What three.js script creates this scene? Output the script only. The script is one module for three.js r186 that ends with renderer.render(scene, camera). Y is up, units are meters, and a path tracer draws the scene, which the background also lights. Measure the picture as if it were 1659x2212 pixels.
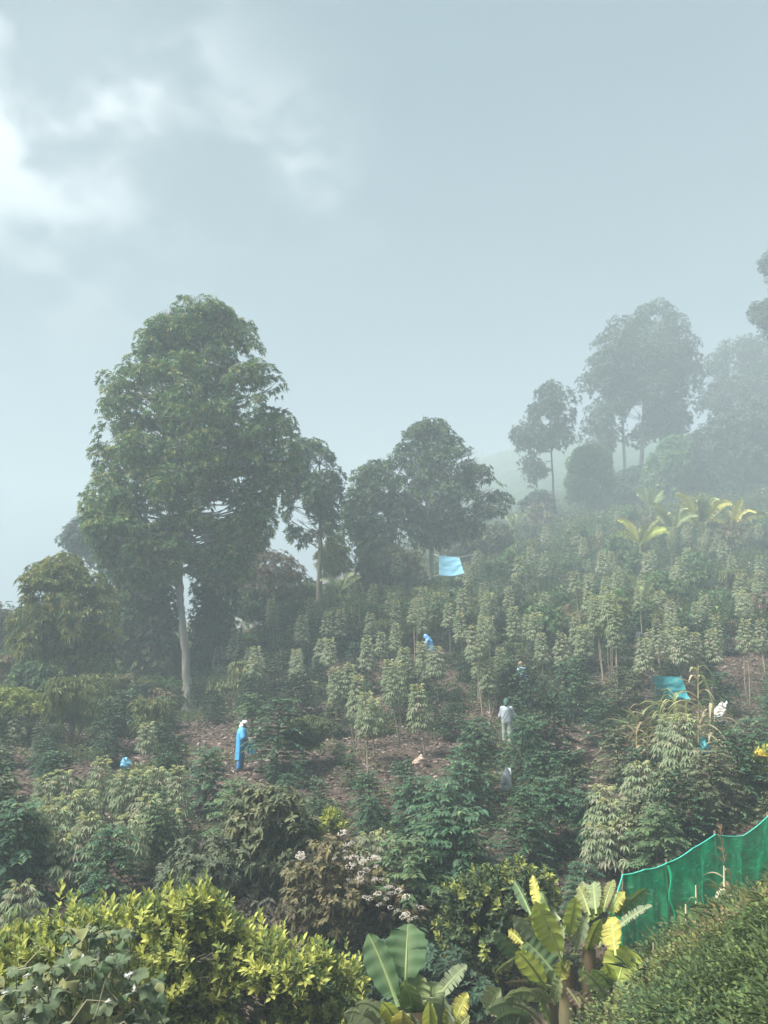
import * as THREE from 'three';
import { MarchingCubes } from 'three/addons/objects/MarchingCubes.js';
import { mergeGeometries } from 'three/addons/utils/BufferGeometryUtils.js';

// ---------------------------------------------------------------- camera, sky, sun, exposure
const scene = new THREE.Scene();
const F = 1700, CU = 829.5, CV = 1106, EYE = 10, PITCH = THREE.MathUtils.degToRad(13);
const camera = new THREE.PerspectiveCamera(THREE.MathUtils.radToDeg(2 * Math.atan(CV / F)), 0.75, 0.1, 1200);
camera.position.set(0, EYE, 0);
camera.rotation.x = PITCH;
const renderer = new THREE.WebGLRenderer({ antialias: true });
renderer.toneMapping = THREE.LinearToneMapping;
renderer.toneMappingExposure = 6.3;
renderer.shadowMap.enabled = true;

function rngOf(seed) { let s = seed | 0; return () => { s = (s + 0x6d2b79f5) | 0; let t = Math.imul(s ^ (s >>> 15), 1 | s); t = (t + Math.imul(t ^ (t >>> 7), 61 | t)) ^ t; return ((t ^ (t >>> 14)) >>> 0) / 4294967296; }; }
const hash3 = (x, y, z) => { let h = Math.imul(x, 374761393) ^ Math.imul(y, 668265263) ^ Math.imul(z, 2147483647 ^ 0x5bd1e995); h = Math.imul(h ^ (h >>> 13), 1274126177); return ((h ^ (h >>> 16)) >>> 0) / 4294967296; };
function vnoise(x, y, z) {
  const ix = Math.floor(x), iy = Math.floor(y), iz = Math.floor(z), s = (t) => t * t * (3 - 2 * t), fx = s(x - ix), fy = s(y - iy), fz = s(z - iz), L = (a, b, t) => a + (b - a) * t;
  const c = (a, b, d) => hash3(ix + a, iy + b, iz + d);
  return L(L(L(c(0, 0, 0), c(1, 0, 0), fx), L(c(0, 1, 0), c(1, 1, 0), fx), fy), L(L(c(0, 0, 1), c(1, 0, 1), fx), L(c(0, 1, 1), c(1, 1, 1), fx), fy), fz);
}
const fbm = (x, y, z, o = 4) => { let a = 0, w = 0.5, t = 0; for (let i = 0; i < o; i++) { a += w * vnoise(x, y, z); t += w; w *= 0.5; x = x * 2.03 + 7.1; y = y * 2.03 + 3.7; z = z * 2.03 + 1.3; } return a / t; };
const smooth = (a, b, x) => { const t = Math.min(1, Math.max(0, (x - a) / (b - a))); return t * t * (3 - 2 * t); };

const cp = Math.cos(PITCH), sp = Math.sin(PITCH);
const pix = (u, v, d) => { const a = (u - CU) / F, b = -(v - CV) / F, t = d / (cp - b * sp); return [a * t, EYE + (b * cp + sp) * t, -d]; };
const proj = (x, y, z) => { const Y = y - EYE, yc = Y * cp + z * sp, w = Y * sp - z * cp; return [CU + F * x / w, CV - F * yc / w, w]; };
const dirOf = (u, v) => { const p = pix(u, v, 1); const l = Math.hypot(p[0], p[1] - EYE, 1); return [p[0] / l, (p[1] - EYE) / l, -1 / l]; };

const SUN = (() => { const az = THREE.MathUtils.degToRad(-108), el = THREE.MathUtils.degToRad(54); return [Math.sin(az) * Math.cos(el), Math.sin(el), -Math.cos(az) * Math.cos(el)]; })();   // the sun hides in cloud high to the left
{
  // overcast sky: one even deck of grey-blue cloud that thins into brighter rags round the hidden sun
  const W = 1600, H = 800, data = new Float32Array(W * H * 4);
  const rags = [[130, 165, 0.1, 0.95], [60, 300, 0.07, 0.35], [10, 420, 0.05, 0.25], [640, 325, 0.035, 0.8], [250, 110, 0.06, 0.4], [600, 280, 0.035, 0.25], [290, 130, 0.05, 0.2], [760, 420, 0.04, 0.16], [-150, 200, 0.1, 0.3], [-60, -100, 0.1, 0.3], [180, 420, 0.09, 0.2], [420, 230, 0.09, 0.16], [230, 70, 0.07, 0.2], [640, 330, 0.07, 0.14], [0, 560, 0.14, 0.2]].map(([u, v, r, k]) => [dirOf(u, v), r, k]);
  for (let j = 0; j < H; j++) for (let i = 0; i < W; i++) {
    const up = ((j + 0.5) / H - 0.5) * Math.PI, ro = ((i + 0.5) / W - 0.5) * 2 * Math.PI, x = Math.cos(ro) * Math.cos(up), y = Math.sin(up), z = Math.sin(ro) * Math.cos(up);
    const n1 = fbm(x * 2.4 + 5, y * 3.4, z * 2.4, 4), n2 = fbm(x * 7 + 1 + 0.9 * n1, y * 12, z * 7, 6);
    const toSun = x * SUN[0] + y * SUN[1] + z * SUN[2];
    let k = 0.97 + 0.3 * (n1 - 0.5) + 0.2 * (n2 - 0.5) + 0.16 * Math.exp(-(1 - toSun) / 0.12);
    let rag = 0;
    for (const [d, r, a] of rags) { const c = 1 - (x * d[0] + y * d[1] + z * d[2]); const w = a * Math.exp(-c / (r * r)); if (w > 1e-3) rag += w * (0.2 + smooth(0.36, 0.66, fbm(x * 11 + 3 + n1, y * 17 + 2 + n2, z * 11, 6)) * 1.1); }
    const low = 1 + 0.22 * Math.exp(-Math.max(0, y) / 0.2);
    const o = (j * W + i) * 4;
    data[o] = (0.021 * low + 0.07 * rag) * k; data[o + 1] = (0.034 * low + 0.068 * rag) * k; data[o + 2] = (0.046 * low + 0.065 * rag) * k; data[o + 3] = 1;
  }
  const sky = new THREE.DataTexture(data, W, H, THREE.RGBAFormat, THREE.FloatType);
  sky.mapping = THREE.EquirectangularReflectionMapping; sky.magFilter = THREE.LinearFilter; sky.needsUpdate = true;
  scene.background = sky; scene.environment = sky;
}
const sun = new THREE.DirectionalLight(new THREE.Color(1, 0.97, 0.91), 3.0);
sun.position.set(SUN[0] * 120, EYE + SUN[1] * 120, SUN[2] * 120 - 30); sun.target.position.set(0, EYE, -30);
sun.castShadow = true; sun.shadow.radius = 55; sun.shadow.mapSize.set(4096, 4096);
Object.assign(sun.shadow.camera, { left: -80, right: 80, top: 80, bottom: -80, near: 1, far: 400 });
scene.add(sun, sun.target);
scene.fog = new THREE.FogExp2(new THREE.Color(0.76, 0.93, 1.0), 0.0050);

// ---------------------------------------------------------------- helpers
const add = (a, b) => [a[0] + b[0], a[1] + b[1], a[2] + b[2]], sub = (a, b) => [a[0] - b[0], a[1] - b[1], a[2] - b[2]], mul = (a, k) => [a[0] * k, a[1] * k, a[2] * k];
const cross = (a, b) => [a[1] * b[2] - a[2] * b[1], a[2] * b[0] - a[0] * b[2], a[0] * b[1] - a[1] * b[0]], dot = (a, b) => a[0] * b[0] + a[1] * b[1] + a[2] * b[2];
const len = (a) => Math.hypot(a[0], a[1], a[2]), nrm = (a) => { const l = len(a) || 1; return [a[0] / l, a[1] / l, a[2] / l]; }, mixv = (a, b, t) => [a[0] + (b[0] - a[0]) * t, a[1] + (b[1] - a[1]) * t, a[2] + (b[2] - a[2]) * t];
const UPV = [0, 1, 0];
const unit = (R) => { const y = 2 * R() - 1, t = 2 * Math.PI * R(), s = Math.sqrt(1 - y * y); return [s * Math.cos(t), y, s * Math.sin(t)]; };
const side = (d) => nrm(cross(d, Math.abs(d[1]) > 0.95 ? [1, 0, 0] : UPV));

class Build {                                    // collects triangles; o is the local origin
  constructor(o = [0, 0, 0]) { this.o = o; this.p = []; this.c = []; this.i = []; this.uv = null; }
  v(p, c) { const o = this.o; this.p.push(p[0] - o[0], p[1] - o[1], p[2] - o[2]); this.c.push(c[0], c[1], c[2]); return this.p.length / 3 - 1; }
  t(a, b, c) { this.i.push(a, b, c); }
  leaf(p, d, n, L, w, droop, c, fine) {
    let s = cross(d, n); const sl = len(s); s = sl < 1e-4 ? side(d) : mul(s, 1 / sl); const m = cross(s, d);
    const at = (t) => [p[0] + d[0] * L * t, p[1] + d[1] * L * t - droop * L * t * t, p[2] + d[2] * L * t];
    const tip = at(1), b0 = this.v(p, c);
    if (!fine) {
      const q = at(0.46), k = w * 0.5, h = w * 0.14;
      const l = this.v([q[0] + s[0] * k + m[0] * h, q[1] + s[1] * k + m[1] * h, q[2] + s[2] * k + m[2] * h], c), r = this.v([q[0] - s[0] * k + m[0] * h, q[1] - s[1] * k + m[1] * h, q[2] - s[2] * k + m[2] * h], c), e = this.v(tip, c);
      this.t(b0, r, e); this.t(b0, e, l); return;
    }
    const rows = [[0.28, 0.42], [0.62, 0.44]].map(([t, k]) => { const q = at(t), h = w * 0.1; return [this.v([q[0] + s[0] * k * w + m[0] * h, q[1] + s[1] * k * w + m[1] * h, q[2] + s[2] * k * w + m[2] * h], c), this.v(q, c), this.v([q[0] - s[0] * k * w + m[0] * h, q[1] - s[1] * k * w + m[1] * h, q[2] - s[2] * k * w + m[2] * h], c)]; });
    const e = this.v(tip, c), [a, b] = rows;
    this.t(b0, a[1], a[0]); this.t(b0, a[2], a[1]); this.t(a[0], a[1], b[1]); this.t(a[0], b[1], b[0]); this.t(a[1], a[2], b[2]); this.t(a[1], b[2], b[1]); this.t(b[0], b[1], e); this.t(b[1], b[2], e);
  }
  tube(pts, rad, seg, c, bump = 0) {
    let prev = null;
    pts.forEach((p, k) => {
      const d = nrm(sub(pts[Math.min(k + 1, pts.length - 1)], pts[Math.max(k - 1, 0)])), s = Math.abs(d[1]) > 0.9 ? nrm(cross(d, [0, 0, 1])) : side(d), m = cross(d, s), ring = [];
      for (let a = 0; a < seg; a++) { const f = a / seg * 2 * Math.PI, r = rad[k] * (1 + bump * (hash3(a * 7, k * 3, 11) - 0.5)); ring.push(this.v(add(p, add(mul(s, Math.cos(f) * r), mul(m, Math.sin(f) * r))), typeof c === 'function' ? c(k, a) : c)); }
      if (prev) for (let a = 0; a < seg; a++) { const b = (a + 1) % seg; this.t(prev[a], ring[b], ring[a]); this.t(prev[a], prev[b], ring[b]); }
      prev = ring;
    });
  }
  geo(normals) {
    const g = new THREE.BufferGeometry(); g.setAttribute('position', new THREE.Float32BufferAttribute(this.p, 3)); g.setAttribute('color', new THREE.Float32BufferAttribute(this.c, 3)); g.setIndex(this.i);
    if (this.uv) g.setAttribute('uv', new THREE.Float32BufferAttribute(this.uv, 2));
    if (normals) g.computeVertexNormals();
    return g;
  }
  get n() { return this.i.length / 3; }
}
const used = new Map();
const numbered = (name) => { const k = used.get(name) ?? 0; used.set(name, k + 1); return k ? `${name}_${String(k).padStart(3, '0')}` : name; };
function mesh(name, geometry, material, parent, kind) { const m = new THREE.Mesh(geometry, material); m.name = name; m.castShadow = m.receiveShadow = true; if (kind) m.userData.kind = kind; if (parent) parent.add(m); return m; }
function thing(name, label, category, pos = [0, 0, 0], group) { const g = new THREE.Group(); g.name = numbered(name); g.position.set(...pos); g.userData = { label, category }; if (group) g.userData.group = group; scene.add(g); return g; }

const leafMat = (rough = 0.62, through = 0.3) => new THREE.MeshPhysicalMaterial({ vertexColors: true, roughness: rough, transmission: through, thickness: 0, side: THREE.DoubleSide, specularIntensity: 0.6 });
const M = {
  leaf: leafMat(0.85, 0.3), soft: leafMat(0.9, 0.42),
  gloss: new THREE.MeshPhysicalMaterial({ specularIntensity: 0.55, vertexColors: true, roughness: 0.6, side: THREE.DoubleSide }),
  wood: new THREE.MeshStandardMaterial({ vertexColors: true, roughness: 0.95 }),
  banana: leafMat(0.8, 0.45),
};
// colours are linear
const jit = (c, R, k = 0.22) => { const f = 1 + (R() - 0.5) * 2 * k, g = 1 + (R() - 0.5) * k * 0.5; return [c[0] * f * g, c[1] * f, c[2] * f / g]; };
const pick = (a, R) => a[Math.min(a.length - 1, Math.floor(R() * a.length))];

// ---------------------------------------------------------------- the hillside
const groundAt = (() => {
  const C = [
    [-40, 2900, 6], [400, 2800, 6.5], [900, 2700, 7], [1250, 2450, 8.2], [250, 2460, 10], [700, 2330, 11], [1000, 2300, 11], [1180, 2300, 10.8],
    [1330, 2290, 8.6], [1500, 2235, 7.5], [1659, 2225, 7], [1500, 2125, 9.5], [1659, 2065, 9.3], [1500, 2105, 11.5], [1659, 2000, 11.5], [1345, 2095, 13], [1545, 2000, 14], [1659, 1928, 14.8],
    [700, 2100, 13.5], [1000, 2060, 14.3], [200, 2130, 13.5], [-60, 2130, 13.5],
    [1000, 1905, 17.5], [1200, 1860, 18], [700, 1860, 18.5], [470, 1830, 19], [1400, 1815, 18], [1620, 1765, 18.3], [1800, 1720, 18],
    [100, 1955, 16], [260, 1905, 17.5], [-40, 1830, 20], [100, 1730, 23], [260, 1690, 25],
    [520, 1668, 25], [800, 1682, 24], [1100, 1622, 26], [1400, 1655, 24], [1620, 1625, 24.5], [1850, 1590, 25],
    [0, 1610, 29], [160, 1565, 33], [410, 1548, 39], [800, 1560, 31], [1100, 1500, 33], [1400, 1500, 32], [1620, 1540, 30],
    [930, 1405, 39], [1250, 1405, 39], [1500, 1400, 38], [650, 1415, 41], [1850, 1380, 40], [-60, 1460, 40], [250, 1480, 43], [480, 1440, 45],
    [930, 1292, 58], [1250, 1265, 62], [1500, 1235, 66], [750, 1275, 56], [560, 1350, 56], [1150, 1160, 90], [1350, 1095, 115], [1550, 1085, 109], [1850, 1050, 105], [950, 1230, 76], [1450, 1165, 80],
    [-100, 1520, 60], [200, 1470, 65], [500, 1400, 75], [750, 1320, 90], [1100, 1040, 230], [1250, 985, 290], [1110, 992, 290], [1040, 1002, 290], [900, 1150, 290], [600, 1420, 260], [100, 1560, 250], [1500, 960, 260], [1850, 930, 250], [2300, 900, 170], [-500, 1620, 120], [-600, 1700, 40], [2400, 1500, 35],
  ].map(([u, v, d]) => pix(u, v, d));
  C.push([0, 1.2, 6], [-30, 1.5, 10], [30, 5, 10], [0, 1, 30], [-60, -6, 20], [60, 9, 20], [-130, -25, -120], [140, 48, -130], [0, 40, -340], [120, 80, -340], [-140, -35, -330]);
  const n = C.length, U = (a, b) => { const r = (a[0] - b[0]) ** 2 + (a[2] - b[2]) ** 2; return r < 1e-9 ? 0 : 0.5 * r * Math.log(r); }, A = [];
  for (let i = 0; i < n; i++) { const row = C.map((q) => U(C[i], q)); row[i] += 1 + 0.1 * Math.abs(C[i][2]); row.push(1, C[i][0], C[i][2], C[i][1]); A.push(row); }
  for (let k = 0; k < 3; k++) A.push([...C.map((q) => [1, q[0], q[2]][k]), 0, 0, 0, 0]);
  const N = n + 3;
  for (let c = 0; c < N; c++) { let p = c; for (let r = c + 1; r < N; r++) if (Math.abs(A[r][c]) > Math.abs(A[p][c])) p = r; [A[c], A[p]] = [A[p], A[c]]; for (let r = 0; r < N; r++) if (r !== c) { const f = A[r][c] / A[c][c]; if (f) for (let k = c; k <= N; k++) A[r][k] -= f * A[c][k]; } }
  const w = A.map((r, i) => r[N] / r[i]);
  return (x, z) => { let y = w[n] + w[n + 1] * x + w[n + 2] * z; for (let i = 0; i < n; i++) { const r = (x - C[i][0]) ** 2 + (z - C[i][2]) ** 2; if (r > 1e-9) y += w[i] * 0.5 * r * Math.log(r); } return y + 0.35 * (fbm(x * 0.35, 3, z * 0.35, 3) - 0.5) + 0.12 * (vnoise(x * 1.9, 1, z * 1.9) - 0.5); };
})();
function cast(u, v, from = 6, to = 340) {           // where the line of sight through a photo point meets the hillside
  let a = from, prev = null;
  for (let d = from; d < to; d += d > 80 ? 1 : 0.35) { const p = pix(u, v, d), h = p[1] - groundAt(p[0], p[2]); if (h < 0) { const t = prev === null ? 0 : prev / (prev - h), q = pix(u, v, a + (d - a) * t); return [q[0], groundAt(q[0], q[2]), q[2]]; } prev = h; a = d; }
  return null;
}
const onGround = (u, v, d) => { const p = pix(u, v, d); return [p[0], groundAt(p[0], p[2]), p[2]]; };

function noiseTexture(size, f) { const d = new Uint8Array(size * size * 4); for (let j = 0; j < size; j++) for (let i = 0; i < size; i++) { const c = f(i, j), o = (j * size + i) * 4; d[o] = c[0]; d[o + 1] = c[1]; d[o + 2] = c[2]; d[o + 3] = 255; } const t = new THREE.DataTexture(d, size, size); t.colorSpace = THREE.SRGBColorSpace; t.wrapS = t.wrapT = THREE.RepeatWrapping; t.magFilter = THREE.LinearFilter; t.needsUpdate = true; return t; }
{
  const X0 = -160, X1 = 190, Z0 = 30, Z1 = -350, xs = [], zs = [];
  for (let x = X0; x <= X1;) { xs.push(x); x += Math.abs(x) < 26 ? 0.5 : 3; } for (let z = Z0; z >= Z1;) { zs.push(z); z -= z > -50 && z < -5 ? 0.5 : 3; }
  const P = [], UVs = [], I = [];
  for (const z of zs) for (const x of xs) { P.push(x, groundAt(x, z), z); UVs.push(x / 4, z / 4); }
  const w = xs.length;
  for (let j = 0; j < zs.length - 1; j++) for (let i = 0; i < w - 1; i++) { const a = j * w + i; I.push(a, a + 1, a + w, a + 1, a + w + 1, a + w); }
  const g = new THREE.BufferGeometry(); g.setAttribute('position', new THREE.Float32BufferAttribute(P, 3)); g.setAttribute('uv', new THREE.Float32BufferAttribute(UVs, 2)); g.setIndex(I); g.computeVertexNormals();
  const tex = noiseTexture(512, (i, j) => { const s = 2 * Math.PI / 512, n = (k, o) => fbm(Math.cos(i * s) * k + o, Math.sin(i * s) * k + Math.cos(j * s) * k, Math.sin(j * s) * k + o, 5), a = n(5, 3), b = n(22, 9), k = 0.45 + 0.6 * a + 0.5 * (b - 0.5); return [92 * k, 74 * k, 61 * k]; });
  const hill = mesh('hillside', g, new THREE.MeshStandardMaterial({ map: tex, roughness: 1 }), scene);
  hill.userData = { kind: 'structure', label: 'steep brown hillside strewn with dead leaves under the planting', category: 'hillside' };
}

// ---------------------------------------------------------------- foliage
// leaves set round the twigs of a crown made of lobes { c, r }
function crownLeaves(lobes, o, R, emit) {
  for (const { c, r } of lobes) {
    const m = (r[0] + r[1] + r[2]) / 3, n = Math.round(o.twigs * 4 * Math.PI * m * m);
    for (let k = 0; k < n; k++) {
      let q = unit(R); if (q[1] < -0.35 && R() < 0.6) q = [q[0], -q[1], q[2]];
      const f = (o.reach ?? 1.1) - 0.62 * R() * R(), p = [c[0] + q[0] * r[0] * f, c[1] + q[1] * r[1] * f, c[2] + q[2] * r[2] * f];
      if (o.gap && vnoise(p[0] * o.gapScale + 31, p[1] * o.gapScale, p[2] * o.gapScale) < o.gap) continue;
      const spire = o.spires && q[1] > 0.25 && R() < o.spires ? 1 : 0; if (spire) p[1] += 0.04 + 0.1 * R();
      const axis = spire ? nrm([0.3 * (R() - 0.5), 1, 0.3 * (R() - 0.5)]) : nrm(add(add(mul(q, 0.7), [0, o.lift ?? 0.3, 0]), mul(unit(R), 0.4))), s = side(axis), t = cross(axis, s);
      const tone = o.flush && R() < o.flush && f > 0.86 ? o.young : pick(o.tones, R), turn = R() * 7;
      for (let j = 0; j < o.leaves; j++) {
        const a = turn + j * 2.4, spread = o.shoot ? 0.4 + 0.85 * (1 - j / o.leaves) + 0.25 * (R() - 0.5) : 0.75 + 0.6 * R();
        const d = nrm(add(mul(axis, Math.cos(spread)), mul(add(mul(s, Math.cos(a)), mul(t, Math.sin(a))), Math.sin(spread))));
        const base = o.shoot ? add(p, mul(axis, (j / o.leaves) * o.shoot * (1 + 0.8 * spire))) : add(p, mul(axis, o.len * 0.25 * R()));
        const L = o.len * (0.7 + 0.55 * R());
        emit(base, d, nrm(add(axis, [0, 0.5, 0])), L, L * o.wid, o.droop * (0.5 + R()), jit(tone, R, 0.2), tone === o.young);
      }
    }
  }
}
// fills a crown outline, given at its own distance, with lobes that have depth
function fillOutline(poly, d, rpx, R, { holes = [], deep = 0.75, layers = 2 } = {}) {
  const us = poly.map((p) => p[0]), vs = poly.map((p) => p[1]), u0 = Math.min(...us), u1 = Math.max(...us), v0 = Math.min(...vs), v1 = Math.max(...vs);
  const inside = (x, y) => { let k = false; for (let i = 0, j = poly.length - 1; i < poly.length; j = i++) { const [a, b] = poly[i], [c, e] = poly[j]; if (b > y !== e > y && x < (c - a) * (y - b) / (e - b) + a) k = !k; } return k; };
  const edge = (x, y) => { let m = 1e9; for (let i = 0, j = poly.length - 1; i < poly.length; j = i++) { const [a, b] = poly[i], [c, e] = poly[j], t = Math.min(1, Math.max(0, ((x - a) * (c - a) + (y - b) * (e - b)) / ((c - a) ** 2 + (e - b) ** 2 + 1e-9))); m = Math.min(m, Math.hypot(a + t * (c - a) - x, b + t * (e - b) - y)); } return m; };
  const got = [], lobes = [], k = d / F;
  for (let n = 0; n < 3000; n++) {
    const u = u0 + R() * (u1 - u0), v = v0 + R() * (v1 - v0);
    if (!inside(u, v)) continue;
    const e = edge(u, v), r = rpx * (0.6 + 0.7 * R());
    if (e < r * 0.5) continue;
    if (holes.some(([a, b, h]) => Math.hypot(a - u, b - v) < h + r * 0.75)) continue;
    if (got.filter(([a, b]) => Math.hypot(a - u, b - v) < r * 0.72).length >= layers) continue;
    got.push([u, v]);
    const half = Math.min((u1 - u0) / 2, e + rpx) * k * deep, c = pix(u, v, d + (R() * 2 - 1) * half);
    lobes.push({ c, r: [r * k, r * k * 0.72, r * k * (0.8 + 0.3 * R())], px: [u, v] });
  }
  return lobes;
}
const LEAF_UNIT = (() => { const b = new Build(); b.leaf([0, 0, 0], [1, 0, 0], [0, 1, 0], 1, 0.42, 0.14, [1, 1, 1], true); return b.geo(); })();
function leafFrame(p, d, n, L, wScale) { let s = cross(d, n); s = len(s) < 1e-4 ? side(d) : nrm(s); const m = cross(s, d), o = new THREE.Matrix4(); o.set(d[0] * L, m[0] * L, s[0] * L * wScale, p[0], d[1] * L, m[1] * L, s[1] * L * wScale, p[1], d[2] * L, m[2] * L, s[2] * L * wScale, p[2], 0, 0, 0, 1); return o; }
const plainLeaf = new Map();
const plainLeafMat = (c, mat) => { const key = c.map((x) => Math.round(x * 60)).join() + mat.uuid; if (!plainLeaf.has(key)) { const m = mat.clone(); m.vertexColors = false; m.color.setRGB(...c.map((x) => Math.round(x * 60) / 60 + 0.004)); plainLeaf.set(key, m); } return plainLeaf.get(key); };

// a tree or shrub: { at:[u,v,d], trunk:[[u,v]..], radius, outline(s), size, leaf options }
function plant(o) {
  const R = rngOf(o.seed), d = o.d, base = onGround(o.trunk[0][0], o.trunk[0][1], d);
  const g = thing(o.name, o.label, o.category, base, o.group), bw = new Build(base), bl = new Build(base);
  const path = o.trunk.map(([u, v, dd = 0], k) => (k ? pix(u, v, d + dd) : [base[0], base[1] - 0.25, base[2]]));
  const pts = [], steps = 5;
  for (let k = 0; k < path.length - 1; k++) for (let s = 0; s < steps; s++) pts.push(add(mixv(path[k], path[k + 1], s / steps), mul(unit(R), k || s ? o.radius * 0.16 : 0)));
  pts.push(path[path.length - 1]);
  const rad = pts.map((_, k) => o.radius * (1 - 0.8 * k / pts.length) * (o.flare ? 1 + o.flare * Math.exp(-k * 0.75) : 1));
  const bark = o.bark ?? [0.16, 0.14, 0.11], barkAt = (k, a) => { const f = 0.72 + 0.56 * hash3(k * 3, a * 5, o.seed); return [bark[0] * f, bark[1] * f, bark[2] * f]; };
  if (!o.hideTrunk) { bw.tube(pts, rad, o.sides ?? 9, barkAt, 0.35); mesh('trunk', bw.geo(true), M.wood, g); }
  const lobes = [];
  for (const q of [].concat(o.crowns)) lobes.push(...fillOutline(q.poly, d + (q.dz ?? 0), q.size, R, q));
  if (o.limbs !== 0) {
    const bb = new Build(base);
    lobes.forEach((l, k) => {
      if (R() > (o.limbs ?? 0.6)) return;
      let from = pts[0], best = 1e9;
      const off = (R() - 0.4) * 0.12 * (pts[pts.length - 1][1] - pts[0][1]);
      for (let i = Math.floor(pts.length * 0.45); i < pts.length; i++) { const p = pts[i], e = Math.abs(p[1] - off - (l.c[1] - Math.hypot(p[0] - l.c[0], p[2] - l.c[2]) * 0.3)); if (e < best) { best = e; from = p; } }
      const mid = add(mixv(from, l.c, 0.5), [0, -0.08 * len(sub(l.c, from)), 0]), r = o.radius * (o.limbSize ?? 0.2);
      bb.tube([from, mixv(from, mid, 0.5), mid, l.c], [r, r * 0.85, r * 0.65, r * 0.3], 5, bark, 0.2);
      for (let t = 0; t < 5; t++) { const q = unit(R), e = add(l.c, [q[0] * l.r[0], Math.abs(q[1]) * l.r[1], q[2] * l.r[2]]); bb.tube([mixv(mid, l.c, 0.3 + 0.6 * R()), mixv(l.c, e, 0.5), e], [r * 0.4, r * 0.25, r * 0.1], 3, bark); }
    });
    if (bb.n) mesh('limbs', bb.geo(), M.wood, g, 'stuff');
  }
  const mat = o.mat ?? M.leaf, near = [];
  crownLeaves(lobes, o.leaf, R, (p, dd, n, L, w, droop, c, young) => { if (o.parts) near.push([p, dd, n, L, w, droop, c, young]); else bl.leaf(p, dd, n, L, w, droop, c, o.leaf.fine); });
  if (o.parts) {                                     // the leaves nearest the eye are parts of their own, the rest one mass
    near.sort((a, b) => len(sub(a[0], [0, EYE, 0])) - len(sub(b[0], [0, EYE, 0])));
    near.forEach((e, k) => {
      if (k < o.parts * 2 && k % 2 === 0) { const m = mesh('leaf', LEAF_UNIT, plainLeafMat(e[6], mat), g); m.matrixAutoUpdate = false; m.matrix.copy(leafFrame(sub(e[0], base), e[1], e[2], e[3], e[4] / e[3] / 0.42)); m.matrix.decompose(m.position, m.quaternion, m.scale); } else bl.leaf(...e.slice(0, 7), true);
    });
  }
  mesh(o.crownName ?? 'crown', bl.geo(), mat, g, 'stuff');
  o.extra?.(g, lobes, R, base);
  return g;
}
const T = {                                          // leaf tones
  mid: [[0.091, 0.165, 0.061], [0.116, 0.183, 0.061], [0.073, 0.146, 0.061], [0.134, 0.183, 0.067]],
  dark: [[0.043, 0.091, 0.049], [0.055, 0.104, 0.055], [0.037, 0.085, 0.043]],
  olive: [[0.171, 0.201, 0.073], [0.195, 0.213, 0.073], [0.140, 0.183, 0.067]],
  yellow: [[0.244, 0.293, 0.067], [0.305, 0.329, 0.073], [0.207, 0.268, 0.067]],
  rusty: [[0.183, 0.140, 0.091], [0.220, 0.159, 0.110], [0.134, 0.146, 0.073]],
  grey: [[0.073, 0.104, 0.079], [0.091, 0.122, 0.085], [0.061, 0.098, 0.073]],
  fresh: [[0.122, 0.232, 0.085], [0.146, 0.256, 0.091], [0.104, 0.207, 0.085]],
};
const L = (tones, len, wid, twigs, leaves, more) => ({ tones, len, wid, twigs, leaves, droop: 0.35, gap: 0.3, gapScale: 1.1, ...more });

// the tall tree
plant({ name: 'tall_tree', label: 'tallest tree, broad domed crown on a pale bare trunk above the picker in blue', category: 'tree', seed: 1, d: 40, radius: 0.22, flare: 1.5, sides: 12, bark: [0.27, 0.25, 0.215],
  trunk: [[408, 1548], [404, 1460], [396, 1370], [390, 1300], [388, 1230], [402, 1130], [422, 1030], [432, 930], [428, 840], [420, 740]],
  crowns: [{ poly: [[350, 672], [385, 646], [425, 634], [468, 648], [512, 686], [500, 745], [420, 760], [330, 740], [325, 705]], size: 27 }, { poly: [[190, 1070], [300, 1110], [400, 1120], [430, 1180], [372, 1260], [300, 1275], [225, 1245], [180, 1140]], size: 32 }, { poly: [[440, 1130], [560, 1100], [610, 1100], [570, 1180], [515, 1270], [425, 1275]], size: 30 }, { poly: [[420, 636], [462, 644], [505, 672], [542, 702], [562, 735], [566, 772], [596, 815], [624, 855], [638, 905], [650, 960], [640, 1010], [630, 1060], [600, 1100], [560, 1130], [545, 1160], [520, 1190], [490, 1235], [440, 1245], [400, 1190], [340, 1215], [290, 1225], [235, 1210], [200, 1150], [185, 1100], [202, 1040], [200, 960], [204, 915], [216, 870], [222, 815], [250, 785], [276, 745], [315, 708], [345, 672], [385, 645]], size: 36, holes: [[520, 772, 10], [598, 872, 8], [345, 1125, 8], [470, 1102, 8]], layers: 2 }],
  leaf: L([...T.mid, ...T.fresh, ...T.fresh], 0.21, 0.3, 11, 8, { reach: 1.04, flush: 0.36, young: [0.28, 0.31, 0.105], droop: 0.55, gap: 0.34, gapScale: 0.9 }), limbs: 0.7, limbSize: 0.26 });

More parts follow.
